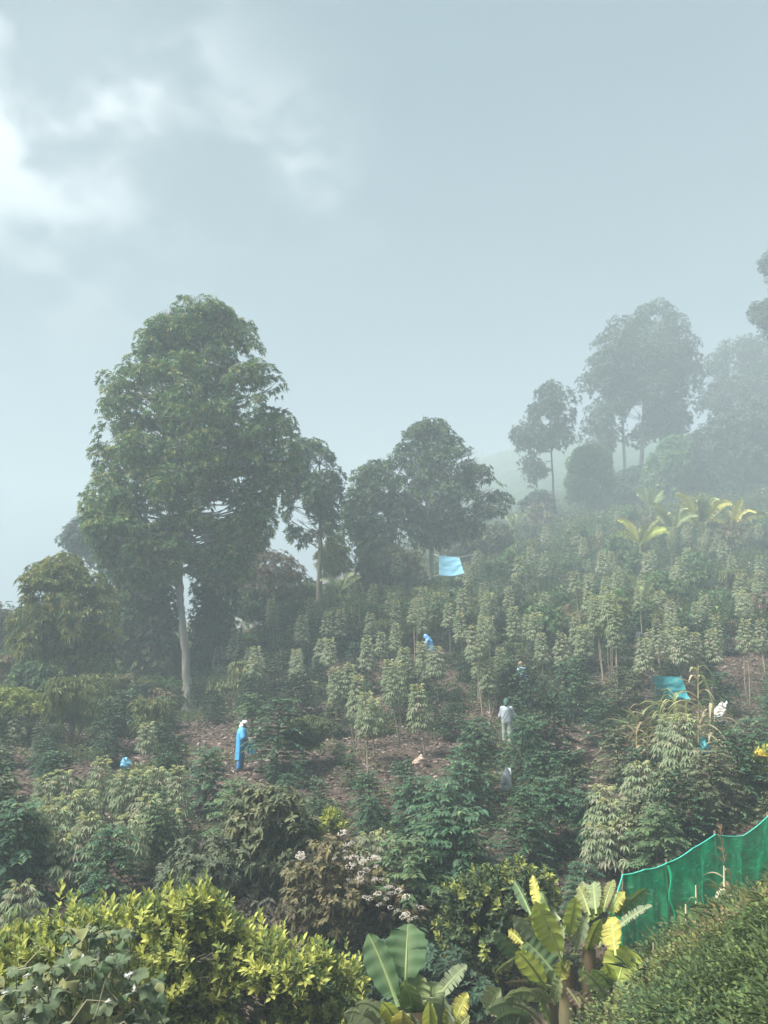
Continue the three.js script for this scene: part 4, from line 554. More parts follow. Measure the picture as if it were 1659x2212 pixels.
  bananaPlant('low banana plant with long grey-green leaves arching over at the bottom of the clump', 9.9, [1196, 2380], [
    [560, 1130, 395, 1035, 84, 0.3, 0.6, 'pale', { sag: 0.2 }], [540, 1140, 165, 1110, 96, 0.35, 0.7, 'pale', { sag: 0.3, edge: 0.4 }], [480, 1300, 30, 1205, 120, 0.5, 0.6, 'grey', { sag: 0.3 }], [40, 1230, 150, 1030, 140, 0.3, 0.3, 'pale', { edge: 0.5 }], [550, 1330, 480, 1090, 60, 0.1, 0.7, 'green'], [520, 1030, 280, 715, 124, 0.45, 0.3, 'bright', { curl: 0.35, torn: 0.05 }], [480, 1010, 330, 790, 110, 0.1, 0.5, 'dark'], [440, 1330, 90, 1300, 100, 0.6, 0.6, 'dark', { sag: 0.3 }], [590, 1150, 640, 930, 70, 0.2, 0.5, 'pale'],
  ], S, [[[[1196, 2380], [1194, 2260], [1190, 2160]], 0.1]], 790);
  const Q = (x, y) => [740.5 + x * 0.2149, 1947.3 + y * 0.2149]; Q.k = 0.2149;
  bananaPlant('banana plant with two large upright dark green leaves at the bottom centre', 8.6, [920, 2420], [
    [560, 1060, 255, 325, 210, -0.1, 0.35, 'dark', { torn: 0.08, edge: 0.06 }], [630, 860, 655, 230, 300, -0.3, 0.1, 'dark', { torn: 0.08, edge: 0.05 }], [770, 1090, 715, 690, 220, 0, 0.3, 'pale', { torn: 0.15 }], [740, 1200, 615, 790, 170, 0.2, 0.3, 'green', { torn: 0.2 }], [900, 1080, 912, 810, 170, -0.1, 0.2, 'pale', { torn: 0.2 }], [930, 1010, 1245, 640, 130, 0, 0.5, 'grey', { torn: 0.3 }],
    [970, 1250, 1015, 950, 240, 0.2, 0.3, 'grey', { torn: 0.2 }], [885, 1330, 872, 1000, 125, 0.4, 0.1, 'bright', { torn: 0, edge: 0, fold: 0.7 }], [610, 1330, 605, 1090, 160, 0.4, 0.2, 'yellow', { torn: 0.3 }], [560, 1250, 392, 1010, 130, 0.3, 0.3, 'bright', { torn: 0.15 }], [500, 1290, 125, 1040, 140, 0.4, 0.6, 'grey', { sag: 0.25 }], [1090, 1320, 1255, 920, 130, 0.1, 0.4, 'yellow', { torn: 0.6, edge: 0.6 }], [1060, 1330, 1110, 1060, 110, 0.2, 0.5, 'bright', { torn: 0.5 }], [420, 1330, 10, 1120, 160, 0.3, 0.7, 'grey', { sag: 0.25 }], [1150, 1330, 1280, 1150, 90, 0.3, 0.5, 'olive', { torn: 0.5 }], [700, 1330, 690, 1120, 160, 0.3, 0.4, 'grey'],
  ], Q, [[[[920, 2420], [916, 2280], [905, 2180]], 0.12]], 820);
}
// bananas farther up: leaves set round a stem
function farBanana(u, v, d, h, n, c, label, spread = 0.9) {
  const base = d ? onGround(u, v, d) : cast(u, v), R = rngOf(Math.round(u * 3 + v)), g = thing('banana_plant', label, 'banana plant', base, 'banana plants'), sb = new Build(base), top = add(base, [0, h * 0.45, 0]);
  sb.tube([add(base, [0, -0.3, 0]), mixv(base, top, 0.6), top], [0.12, 0.1, 0.06], 7, [0.2, 0.18, 0.09]); mesh('stem', sb.geo(), M.wood, g);
  for (let k = 0; k < n; k++) { const a = k * 2.4 + R(), o = [Math.cos(a) * spread, 0.2 + 1.1 * R(), Math.sin(a) * spread], b = add(top, mul(nrm(o), h * (0.55 + 0.25 * R()))); bananaLeaf(g, base, top, b, h * 0.19, { seed: k + Math.round(u), c: pick(c, R), roll: R() - 0.5, sag: 0.3 + 0.2 * R(), torn: 0.6, edge: 0.5, rows: 14, face: add(top, [0, 3, 6]) }); }
}
farBanana(1382, 1172, 68, 4.0, 11, ['yellow', 'olive', 'bright'], 'yellowish banana plant, lowest of those on the misty upper slope');
farBanana(1515, 1150, 73, 5.2, 12, ['yellow', 'olive', 'pale'], 'broad yellowish banana plant in the middle of the misty upper slope group');
farBanana(1452, 1145, 74, 4.3, 11, ['olive', 'pale'], 'pale banana plant between the two yellowest on the misty upper slope');
farBanana(1580, 1140, 73, 4.7, 11, ['olive', 'pale', 'yellow'], 'pale banana plant nearest the frame edge on the misty upper slope');
farBanana(1405, 1105, 88, 4.6, 8, ['pale', 'green'], 'greenish banana plant highest on the misty upper slope');
farBanana(735, 1290, 50, 2.6, 7, ['pale', 'grey'], 'dull pale banana plant below the yellowish conical shrub');
farBanana(1112, 1165, 86, 3.7, 7, ['pale', 'grey'], 'whitish hazy banana plant beside the dark round-headed shrub');
farBanana(1386, 1325, 44, 2.4, 3, ['olive', 'pale'], 'thin banana sucker with few leaves above the cassava', 0.7);

// ---------------------------------------------------------------- green net fence
{
  const top = [[1316, 1975, 12.1], [1345, 1890, 13], [1392, 1879, 13.1], [1440, 1865, 13.3], [1495, 1834, 13.6], [1545, 1803, 14], [1605, 1806, 14.35], [1659, 1763, 14.8], [1745, 1715, 15.4], [1840, 1670, 16.2]].map((a) => pix(...a));
  const base = [top[4][0], groundAt(top[4][0], top[4][2]), top[4][2]], g = thing('net_fence', 'translucent green net strung on a cord along the top of the creeper bank', 'net fence', base);
  const net = noiseTexture(256, (i, j) => { const w = ((i % 4) < 2 ? 1 : 0.9) * ((j % 4) < 2 ? 1 : 0.92), n = fbm(i * 0.03, j * 0.045, 2, 4), st = smooth(0.56, 0.75, fbm(i * 0.02 + 9, j * 0.12, 5, 4)); const k = w * (0.75 + 0.5 * n); return [Math.min(255, 2 * k + 30 * st), Math.min(255, 178 * k + 44 * st), Math.min(255, 122 * k + 34 * st)]; });
  const netMat = new THREE.MeshPhysicalMaterial({ map: net, roughness: 0.95, transmission: 0.4, thickness: 0, side: THREE.DoubleSide, transparent: true, opacity: 0.9, specularIntensity: 0.3 });
  const postMat = new THREE.MeshStandardMaterial({ color: new THREE.Color().setRGB(0.2, 0.16, 0.11), roughness: 0.9 }), cordMat = new THREE.MeshStandardMaterial({ color: new THREE.Color().setRGB(0.05, 0.5, 0.36), roughness: 0.7 });
  for (let s = 0; s < top.length - 1; s++) {
    const A = top[s], B = top[s + 1], nx = 10, ny = 8, P = [], UV = [], I = [];
    for (let j = 0; j <= ny; j++) for (let i = 0; i <= nx; i++) {
      const t = i / nx, f = j / ny, p = mixv(A, B, t), y0 = groundAt(p[0], p[2]) - 0.08, y = p[1] - (0.006 + 0.02 * hash3(s, 3, 1)) * Math.sin(Math.PI * t) + (y0 - p[1]) * f, w = 0.11 * Math.sin(f * 2.4) * (vnoise((s + t) * 4, f * 1.5, 3) - 0.5) * 2 + 0.03 * (vnoise((s + t) * 13, f * 5, 8) - 0.5) + 0.06 * Math.sin(Math.PI * f) * Math.sin((s + t) * 5.2);
      const d = nrm(cross(sub(B, A), UPV)); P.push(p[0] + d[0] * w - base[0], y - base[1], p[2] + d[2] * w - base[2]); UV.push((s + t) * 0.9, f);
    }
    for (let j = 0; j < ny; j++) for (let i = 0; i < nx; i++) { const a = j * (nx + 1) + i; I.push(a, a + 1, a + nx + 1, a + 1, a + nx + 2, a + nx + 1); }
    const q = new THREE.BufferGeometry(); q.setAttribute('position', new THREE.Float32BufferAttribute(P, 3)); q.setAttribute('uv', new THREE.Float32BufferAttribute(UV, 2)); q.setIndex(I); q.computeVertexNormals(); mesh('net_panel', q, netMat, g);
    const c = new Build(base); c.tube([A, add(mixv(A, B, 0.25), [0, -0.707 * (0.006 + 0.02 * hash3(s, 3, 1)), 0]), add(mixv(A, B, 0.5), [0, -(0.006 + 0.02 * hash3(s, 3, 1)), 0]), add(mixv(A, B, 0.75), [0, -0.707 * (0.006 + 0.02 * hash3(s, 3, 1)), 0]), B], [0.011, 0.011, 0.011, 0.011, 0.011], 6, white); mesh('top_cord', c.geo(true), cordMat, g);
    if ([1, 3, 5, 7].includes(s)) { const b = new Build(base), y0 = groundAt(A[0], A[2]) - 0.3; b.tube([[A[0], y0, A[2] - 0.035], [A[0] + 0.01, A[1] + 0.06, A[2] - 0.035]], [0.025, 0.02], 7, white, 0.2); mesh('post', b.geo(true), postMat, g); }
    if (s === 2) { const b = new Build(base), e = top[3], y0 = groundAt(e[0], e[2]), pts = []; for (let k = 0; k <= 10; k++) pts.push([e[0] + 0.035 * Math.sin(k * 1.3), e[1] - 0.02 + (y0 - e[1]) * k / 10, e[2] + 0.06 + 0.06 * Math.sin(Math.PI * k / 10)]); b.tube(pts, pts.map((_, k) => 0.02 + 0.008 * Math.sin(k * 2)), 6, white, 0.3); mesh('gathered_seam', b.geo(true), netMat.clone(), g); }
  }
}

// ---------------------------------------------------------------- grasses: sugar cane and dry maize
const bladeLeaf = (g, base, a, dir, L0, w, sag, c) => { const b = new Build(a), n = 9, s = nrm(cross(dir, UPV)); let prev = null; for (let k = 0; k <= n; k++) { const t = k / n, p = add(add(a, mul(dir, L0 * t)), [0, -sag * L0 * t * t, 0]), ww = w * Math.sin(Math.PI * (0.12 + 0.86 * t)) * 0.5 + 0.001, row = [b.v(add(p, mul(s, ww)), c), b.v(add(p, [0, -ww * 0.5, 0]), mul(c, 1.1)), b.v(add(p, mul(s, -ww)), c)]; if (prev) { b.t(prev[0], row[0], row[1]); b.t(prev[0], row[1], prev[1]); b.t(prev[1], row[1], row[2]); b.t(prev[1], row[2], prev[2]); } prev = row; } const m = mesh('leaf', b.geo(true), M.banana, g); m.position.set(...sub(a, base)); };
function cane(label, u, v, vt, n, tones, o = {}) {
  const base = o.d ? onGround(u, v, o.d) : cast(u, v), R = rngOf(Math.round(u + v)), d = -base[2], topY = pix(u + (o.lean ?? 0), vt, d), h = topY[1] - base[1], g = thing(o.name ?? 'sugar_cane', label, o.category ?? 'sugar cane', base, o.group ?? 'canes'), sb = new Build(base), at = (t) => [base[0] + (topY[0] - base[0]) * t, base[1] - 0.2 + (h + 0.2) * t, base[2]];
  const st = o.stalk ?? [0.26, 0.24, 0.11], stem = o.stem ?? 0.8; sb.tube([0, 0.25, 0.5, 0.75, 1].map((t) => at(t * stem)), [0.024, 0.023, 0.022, 0.018, 0.01], 7, (k, a) => mul(st, 0.8 + 0.4 * hash3(k, a, 5)), 0.2); mesh('stalk', sb.geo(true), M.wood, g);
  n = Math.round(n * (o.more ?? 1.7));
  for (let k = 0; k < n; k++) { const f = (o.from ?? 0.3) + (1 - (o.from ?? 0.3)) * k / n, a = k * Math.PI + (R() - 0.5) * 2 + (o.turn ?? 0), up = (o.up ?? 0.9) + 1.2 * f * f * R(), dir = nrm([Math.cos(a), up, Math.sin(a)]); bladeLeaf(g, base, at(f * stem), dir, (o.leaf ?? 1.15) * (0.7 + 0.5 * R()), o.w ?? 0.1, (o.sag ?? 0.75) * (0.5 + R()), jit(pick(tones, R), R, 0.15)); }
  if (o.tassel) { const b = new Build(base), p = at(1 * stem); for (let k = 0; k < 46; k++) { const q = unit(R); b.leaf(add(p, [0, 0.5 * R(), 0]), nrm([q[0], 1.2 + R(), q[2]]), UPV, 0.16, 0.016, 0.3, jit(o.tassel, R, 0.2), false); } mesh('tassel', b.geo(), M.soft, g, 'stuff'); }
  return g;
}
const CT = [[0.34, 0.37, 0.15], [0.25, 0.31, 0.11], [0.42, 0.4, 0.2]], DRY = [[0.42, 0.34, 0.19], [0.34, 0.26, 0.14], [0.5, 0.42, 0.26]];
cane('sugar cane with stiff spreading tawny blades at the downhill end of its clump', 1372, 1665, 1508, 10, [...CT, ...DRY], { up: 0.7, sag: 0.35, lean: 6, leaf: 1.0 });
cane('sugar cane with a tall straight leaf fan in front of the teal tarpaulin', 1456, 1655, 1455, 13, CT, { up: 1.5, sag: 0.8, leaf: 1.05, w: 0.12 });
cane('sugar cane with broad arching leaves below the teal tarpaulin', 1432, 1660, 1480, 11, CT, { up: 1.0, sag: 1, leaf: 0.9, w: 0.115 });
cane('tallest sugar cane, pale stalk wrapped in a dry hanging sheath', 1508, 1665, 1415, 10, [...CT, ...DRY], { from: 0.35, stem: 0.92, sag: 1.1, stalk: [0.38, 0.32, 0.18] });
cane('sugar cane with sparse drooping leaves beside the tallest cane', 1482, 1668, 1475, 9, CT, { sag: 1.1, up: 0.8 });
cane('dry sugar cane with a lilac-brown plume at the uphill end of its clump', 1540, 1640, 1472, 7, [...DRY, ...CT], { sag: 1.2, tassel: [0.3, 0.22, 0.2], stem: 0.75 });
cane('withered sugar cane with a brownish plume beside the spreading tawny one', 1398, 1660, 1478, 7, DRY, { sag: 1, tassel: [0.3, 0.22, 0.2], stem: 0.72 });
cane('short pale cane shoot at the downhill foot of the cane clump', 1336, 1672, 1610, 6, [[0.4, 0.4, 0.2]], { leaf: 0.5, sag: 1.1 });
cane('broken pale cane leaning at the uphill foot of the cane clump', 1548, 1672, 1570, 5, DRY, { leaf: 0.6, sag: 1.3, lean: -4 });
const MZ = { more: 1.2, name: 'dry_maize', category: 'maize', group: 'dry maize stalks', leaf: 0.42, w: 0.055, sag: 1.3, up: 0.5, from: 0.25, stem: 0.86, stalk: [0.5, 0.45, 0.28] };
cane('dry maize stalk with a brown tassel standing against the green net', 1563, 2000, 1838, 9, [...DRY, [0.6, 0.56, 0.42]], { ...MZ, d: 12.2, tassel: [0.33, 0.23, 0.13] });
cane('green maize stalk with curling leaf in front of the net', 1480, 2015, 1925, 5, [[0.2, 0.25, 0.1], [0.5, 0.48, 0.34]], { ...MZ, d: 11.8, leaf: 0.36 });
cane('thin maize stalk with one white-tipped leaf in front of the net', 1502, 1990, 1885, 3, [[0.55, 0.55, 0.45], [0.2, 0.26, 0.1]], { ...MZ, d: 12.6, leaf: 0.3 });
cane('low maize shoot with pale blades on the creeper bank', 1410, 2075, 2010, 4, [[0.4, 0.42, 0.26]], { ...MZ, d: 11, leaf: 0.36 });

// squash plant by the net
{
  const base = onGround(1645, 1910, 12.4), g = thing('squash_plant', 'squash with large round drooping leaves by the net at the frame edge', 'squash plant', base), R = rngOf(93);
  const shape = (k) => { const b = new Build(), n = 16, c = [[0.12, 0.17, 0.06], [0.17, 0.2, 0.08], [0.21, 0.2, 0.1]][k], mid = b.v([0, 0.06, 0], c), ring = []; for (let j = 0; j <= n; j++) { const a = j / n * 2 * Math.PI, r = 0.5 * (1 + 0.12 * Math.cos(5 * a)) * (Math.abs(a - Math.PI) < 0.2 ? 0.4 : 1); ring.push(b.v([Math.cos(a) * r, -0.25 * r * r + 0.04 * Math.sin(7 * a), Math.sin(a) * r], c)); } for (let j = 0; j < n; j++) b.t(mid, ring[j + 1], ring[j]); return b.geo(true); }, shapes = [0, 1, 2].map(shape), st = new Build(base);
  for (let k = 0; k < 26; k++) { const p = add(base, [(R() - 0.6) * 1.3, 0.1 + 0.42 * R(), (R() - 0.4) * 0.8]), m = mesh('leaf', pick(shapes, R), M.leaf, g); m.position.set(...sub(p, base)); m.rotation.set(0.3 + (R() - 0.5) * 1.2, R() * 7, (R() - 0.5) * 0.9); m.scale.setScalar(0.16 + 0.14 * R()); st.tube([p, add(p, [0.05, -0.2, -0.05]), [p[0] + 0.08, groundAt(p[0] + 0.08, p[2]) - 0.05, p[2]]], [0.006, 0.007, 0.008], 4, [0.18, 0.2, 0.1]); }
  mesh('stems', st.geo(), M.wood, g, 'stuff');
}
// pale feathery shrubs and dead conifers
const feather = (label, u, v, vt, wide, c, seed, d) => { const base = d ? onGround(u, v, d) : cast(u, v), R = rngOf(seed), top = pix(u, vt, -base[2]), h = top[1] - base[1], g = thing('feathery_shrub', label, 'shrub', base, 'pale feathery shrubs'), st = new Build(base), lf = new Build(base); st.tube([add(base, [0, -0.2, 0]), add(base, [0, h * 0.9, 0])], [0.02, 0.006], 5, [0.3, 0.26, 0.22]); for (let k = 0; k < 260; k++) { const f = 0.3 + 0.7 * R(), a = R() * 7, r = wide * (1.05 - f) * Math.sqrt(R()) + 0.03; lf.leaf(add(base, [Math.cos(a) * r, h * f, Math.sin(a) * r]), nrm([Math.cos(a), 0.2 + R(), Math.sin(a)]), UPV, 0.13, 0.03, 0.5, jit(c, R, 0.15), false); } mesh('stem', st.geo(), M.wood, g); mesh('plume', lf.geo(), M.soft, g, 'stuff'); };
feather('pale whitish feathery plume among the upper cassava', 1450, 1365, 1304, 0.42, [0.42, 0.4, 0.38], 1);
feather('lilac-grey feathery plume beside the brownish cassava', 1386, 1440, 1366, 0.4, [0.34, 0.32, 0.36], 2);
for (const [u, vb, vt, seed, label] of [[1103, 1003, 944, 5, 'bare pointed dead conifer, thickest of the three on the far hill'], [1080, 1004, 950, 6, 'thin dead conifer in the middle of the far hill crest'], [1042, 1008, 962, 7, 'short faint dead conifer lowest on the far hill crest']]) {
  const base = onGround(u, vb, 285), R = rngOf(seed), top = pix(u, vt, 285), h = top[1] - base[1], g = thing('dead_conifer', label, 'dead tree', base, 'dead conifers on the far hill'), tr = new Build(base), br = new Build(base);
  tr.tube([add(base, [0, -1, 0]), add(base, [0.1, h * 0.5, 0]), add(base, [0, h, 0])], [0.4, 0.28, 0.08], 6, [0.14, 0.13, 0.12]); mesh('trunk', tr.geo(), M.wood, g);
  for (let k = 0; k < 34; k++) { const f = 0.2 + 0.75 * R(), a = R() * 7, r = (seed === 5 ? 2.4 : 1.1) * (1.1 - f), p = add(base, [0, h * f, 0]); br.tube([p, add(p, [Math.cos(a) * r, -0.15, Math.sin(a) * r])], [0.1, 0.04], 3, [0.13, 0.13, 0.12]); } mesh('boughs', br.geo(), M.wood, g, 'stuff');
}
// fallen pale poles on the uphill slope
const pole = (label, a, b, r, c) => { const A = cast(...a), B = cast(...b), base = [A[0], A[1], A[2]], t = new Build(base), m = mixv(A, B, 0.5); t.tube([add(A, [0, 0.04, 0]), [m[0], groundAt(m[0], m[2]) + 0.1, m[2]], add(B, [0, 0.14, 0])], [r, r * 0.9, r * 0.6], 6, c, 0.2); const g = thing('fallen_branch', label, 'branch', base, 'fallen branches'); mesh('branch', t.geo(true), M.wood, g); };
pole('pale fallen branch left of the domed yellow hat', [1575, 1640], [1610, 1665], 0.03, [0.4, 0.34, 0.28]);
pole('bleached bent stick just uphill of the domed yellow hat', [1595, 1590], [1625, 1612], 0.02, [0.5, 0.42, 0.36]);
pole('thin fallen stick below the small teal bag', [1520, 1690], [1572, 1730], 0.015, [0.3, 0.25, 0.2]);

// ---------------------------------------------------------------- sheets, sacks and bags
const clothMat = (c, t = 0.25, rough = 0.6) => new THREE.MeshPhysicalMaterial({ color: new THREE.Color().setRGB(...c), roughness: rough, transmission: t, thickness: 0, side: THREE.DoubleSide });
function sheet(name, label, category, corners, d, mat, { wave = 0.03, creases = 6, posts = true, cords = [] } = {}) {      // corners clockwise from top left, as photo points
  const C = corners.map(([u, v, dz = 0]) => pix(u, v, d + dz)), n = 18, P = [], I = [], mid = mixv(C[0], C[2], 0.5), base = [mid[0], groundAt(mid[0], mid[2]), mid[2]], g = thing(name, label, category, base), k = d / F;
  for (let j = 0; j <= n; j++) for (let i = 0; i <= n; i++) { const s = i / n, t = j / n, p = mixv(mixv(C[0], C[1], s), mixv(C[3], C[2], s), t), z = wave * (0.3 * Math.sin((s * 1.2 + t + 0.5 * fbm(s * 3, t * 3, 1, 2)) * creases * 2) * s * t + 2.2 * (fbm(s * 3 + t * 2, t * 5 - s * 2, d, 4) - 0.5)) - 0.1 * k * Math.sin(Math.PI * s) * 8; P.push(p[0] - base[0], p[1] - 4 * k * Math.sin(Math.PI * s) * t - base[1], p[2] + z - base[2]); }
  for (let j = 0; j < n; j++) for (let i = 0; i < n; i++) { const a = j * (n + 1) + i; I.push(a, a + n + 1, a + 1, a + 1, a + n + 1, a + n + 2); }
  const q = new THREE.BufferGeometry(); q.setAttribute('position', new THREE.Float32BufferAttribute(P, 3)); q.setIndex(I); q.computeVertexNormals(); mesh('sheet', q, mat, g);
  if (posts) for (const e of [0, 1]) { const b = new Build(base), p = C[e], y0 = groundAt(p[0], p[2]) - 0.2; b.tube([[p[0], y0, p[2] - 0.04], [p[0], p[1] + 0.05, p[2] - 0.04]], [0.03, 0.025], 6, [0.22, 0.19, 0.15], 0.2); mesh('post', b.geo(true), M.wood, g); }
  for (const [e, u, v] of cords) { const b = new Build(base), q = pix(u, v, d + (e === 0 || e === 3 ? 9 : 1)), A = C[e]; b.tube([A, mixv(A, q, 0.5), q], [0.012, 0.012, 0.012], 4, [0.5, 0.5, 0.45]); mesh('cord', b.geo(), M.wood, g); }
  return g;
}
sheet('blue_sheet', 'light blue plastic sheet hung by the trunk of the big rounded tree', 'plastic sheet', [[948, 1200], [992, 1204], [1003, 1238, -0.3], [948, 1242]], 47, clothMat([0.3, 0.66, 0.88], 0.3), { wave: 0.03, posts: false, cords: [[0, 931, 1196], [1, 1030, 1196], [3, 932, 1246], [2, 1020, 1252]] });
sheet('teal_tarpaulin', 'creased teal tarpaulin stretched behind the sugar cane', 'tarpaulin', [[1409, 1460], [1472, 1462], [1490, 1510, -0.4], [1420, 1502]], 31, clothMat([0.02, 0.3, 0.33], 0.2, 0.6), { wave: 0.1, creases: 5 });
sheet('pale_gap_panel', 'white sheeting added for the pale misty gap between thin trunks beside the tall tree', 'panel', [[494, 1328], [566, 1330], [566, 1362], [494, 1366]], 50, clothMat([0.82, 0.82, 0.8], 0.3), { wave: 0.06 });  // added white panel, imitates the bright mist seen through the trunks
function sack(name, label, u, v, w, h, c, seed, { d, tip = 0, top = 0.45, group } = {}) {      // a slumped, creased bag with a gathered neck
  const base = d ? onGround(u, v, d) : cast(u, v), k = -base[2] / F, g = thing(name, label, name.split('_').pop(), base, group), b = new Build(base), n = 14, m = 18, W = w * k / 2, H = h * k;
  let prev = null; for (let j = 0; j <= n; j++) { const t = j / n, r = W * (t < 0.75 ? Math.pow(Math.sin(Math.PI * (0.18 + 0.5 * t)), 0.7) * (1 - 0.25 * t) : (top + (1 - t) * 1.3 * top)), ring = []; for (let i = 0; i < m; i++) { const a = i / m * 2 * Math.PI, f = r * (1 + 0.75 * (fbm(Math.cos(a) * 1.3 + seed * 3, t * 3, Math.sin(a) * 1.3, 4) - 0.5) * 2); ring.push(b.v([base[0] + Math.cos(a) * f + tip * H * t * t, base[1] - 0.03 + H * t * (1 - 0.16 * Math.sin(a * 2 + seed) - 0.06 * Math.sin(5 * a + seed)), base[2] + Math.sin(a) * f * 0.75], c)); } if (prev) for (let i = 0; i < m; i++) { const e = (i + 1) % m; b.t(prev[i], ring[e], ring[i]); b.t(prev[i], prev[e], ring[e]); } prev = ring; }
  const cap = b.v([base[0] + tip * H, base[1] + H * 0.97, base[2]], c); for (let i = 0; i < m; i++) b.t(prev[i], cap, prev[(i + 1) % m]);
  mesh('bag', b.geo(true), new THREE.MeshStandardMaterial({ vertexColors: true, roughness: 0.6, side: THREE.DoubleSide }), g);
  const t = new Build(base), ty = base[1] + H * 0.76, tx = base[0] + tip * H * 0.58, ring = []; for (let i = 0; i <= 10; i++) { const a = i / 10 * 2 * Math.PI; ring.push([tx + Math.cos(a) * W * top * 1.5, ty, base[2] + Math.sin(a) * W * top * 1.15]); } t.tube(ring, ring.map(() => 0.008), 5, mul(c, 0.6)); mesh('tie', t.geo(), M.wood, g);
  return g;
}
sack('white_sack', 'white sack slumped among the coffee below the picker in grey', 1092, 1712, 30, 46, [0.66, 0.68, 0.7], 1, { tip: 0.12 });
sack('tan_sack', 'flattened tan sack lying at the foot of a leaning cassava', 906, 1655, 36, 22, [0.5, 0.37, 0.28], 2, { tip: 0.3 });
sack('teal_bag', 'small teal plastic bag at the foot of the sugar cane', 1519, 1640, 34, 42, [0.03, 0.42, 0.52], 3, { tip: 0.1 });
sack('white_sack', 'off-white sack leaning on the bare slope beside the sugar cane', 1554, 1562, 26, 40, [0.6, 0.56, 0.54], 4, { tip: 0.35 });
sack('white_sack', 'tiny white bag hung among the misty cassava, higher of two', 1231, 1378, 16, 38, [0.8, 0.82, 0.8], 5, {});
sack('white_sack', 'tiny white bag showing through the misty cassava, lower of two', 1271, 1402, 14, 26, [0.8, 0.82, 0.8], 6, {});
sack('blue_bag', 'small blue bag lying among the coffee above the downhill cassava cluster', 272, 1662, 24, 22, [0.12, 0.36, 0.52], 7, { tip: -0.2 });
{ // yellow hat set on the small shrub at the frame edge, and the yellow-green gourd on the leaning sack
  const p = pix(1641, 1630, 19.1), g = thing('yellow_hat', 'domed yellow hat on top of the small shrub at the frame edge', 'hat', p), pr = []; for (let k = 0; k <= 8; k++) { const a = k / 8 * Math.PI / 2; pr.push(new THREE.Vector2(0.115 * Math.cos(a), 0.13 * Math.sin(a))); }
  const mt = new THREE.MeshStandardMaterial({ color: new THREE.Color().setRGB(0.62, 0.42, 0.03), roughness: 0.6, side: THREE.DoubleSide }); mesh('dome', new THREE.LatheGeometry(pr, 20), mt, g); mesh('brim', new THREE.LatheGeometry([new THREE.Vector2(0.11, 0.008), new THREE.Vector2(0.15, -0.004), new THREE.Vector2(0.172, -0.02), new THREE.Vector2(0.168, -0.026), new THREE.Vector2(0.11, -0.004)], 20), mt, g);
  const q = cast(1571, 1548), b = thing('basin', 'yellow-green basin tipped on its side by the off-white sack', 'basin', add(q, [0, 0.2, 0])), w = []; for (const [r, y] of [[0, 0], [0.12, 0.0], [0.17, 0.05], [0.21, 0.13], [0.225, 0.135], [0.2, 0.12], [0.16, 0.055], [0.11, 0.012], [0, 0.012]]) w.push(new THREE.Vector2(r, y)); const m = mesh('bowl', new THREE.LatheGeometry(w, 22), new THREE.MeshStandardMaterial({ color: new THREE.Color().setRGB(0.3, 0.32, 0.07), roughness: 0.5, side: THREE.DoubleSide }), b); mesh('rim', new THREE.TorusGeometry(0.218, 0.008, 6, 22).rotateX(Math.PI / 2).translate(0, 0.134, 0), m.material, b); b.rotation.set(1.25, 0, -0.25);
}

// ---------------------------------------------------------------- people
function surface(bones, lo, size, cells, k) {          // bones: [a, ra, b, rb]; a smooth union of tapered capsules
  const mc = new MarchingCubes(cells, new THREE.MeshStandardMaterial(), false, false, 400000); mc.isolation = 0; const st = size / cells; let q = 0;
  const B = bones.map(([a, ra, b, rb]) => { const d = sub(b, a); return [a, ra, d, rb, Math.max(1e-9, dot(d, d))]; });
  for (let z = 0; z < cells; z++) for (let y = 0; y < cells; y++) for (let x = 0; x < cells; x++, q++) {
    const px = lo[0] + x * st, py = lo[1] + y * st, pz = lo[2] + z * st; let s = 9;
    for (const [a, ra, d, rb, dd] of B) { const ex = px - a[0], ey = py - a[1], ez = pz - a[2], t = Math.min(1, Math.max(0, (ex * d[0] + ey * d[1] + ez * d[2]) / dd)), e = Math.hypot(ex - d[0] * t, ey - d[1] * t, ez - d[2] * t) - (ra + (rb - ra) * t); const h = Math.max(k - Math.abs(s - e), 0) / k; s = Math.min(s, e) - h * h * k * 0.25; }
    mc.field[q] = -s;
  }
  mc.update(); const n = mc.count, pos = new Float32Array(n * 3), nor = new Float32Array(mc.normalArray.slice(0, n * 3));
  for (let i = 0; i < n; i++) for (let c = 0; c < 3; c++) pos[i * 3 + c] = lo[c] + (mc.positionArray[i * 3 + c] + 1) * size / 2;
  const g = new THREE.BufferGeometry(); g.setAttribute('position', new THREE.BufferAttribute(pos, 3)); g.setAttribute('normal', new THREE.BufferAttribute(nor, 3)); return g;
}
function handBones(w, dir, palm, size = 1) {          // wrist, pointing direction, palm normal: palm, four bent fingers and a thumb from its side
  const s = nrm(cross(dir, palm)), P = (f, a, n) => add(w, mul(add(add(mul(dir, f), mul(s, a)), mul(palm, n)), size)), out = [];
  for (const a of [-0.03, -0.01, 0.01, 0.03]) out.push([P(0, a * 0.5, 0), 0.018 * size, P(0.085, a, 0), 0.013 * size]);
  [[-0.033, 0.06], [-0.011, 0.08], [0.011, 0.075], [0.033, 0.066]].forEach(([a, l]) => { const k1 = P(0.085, a, 0), k2 = P(0.085 + l * 0.5, a, 0.012), k3 = P(0.085 + l * 0.85, a, 0.04); out.push([k1, 0.0105 * size, k2, 0.0095 * size], [k2, 0.0095 * size, k3, 0.008 * size]); });
  const t0 = P(0.02, -0.03, 0.005), t1 = P(0.05, -0.065, 0.02), t2 = P(0.085, -0.072, 0.035); out.push([t0, 0.014 * size, t1, 0.011 * size], [t1, 0.011 * size, t2, 0.009 * size]); return out;
}
const skinMat = new THREE.MeshStandardMaterial({ color: new THREE.Color().setRGB(0.3, 0.17, 0.11), roughness: 0.65 });
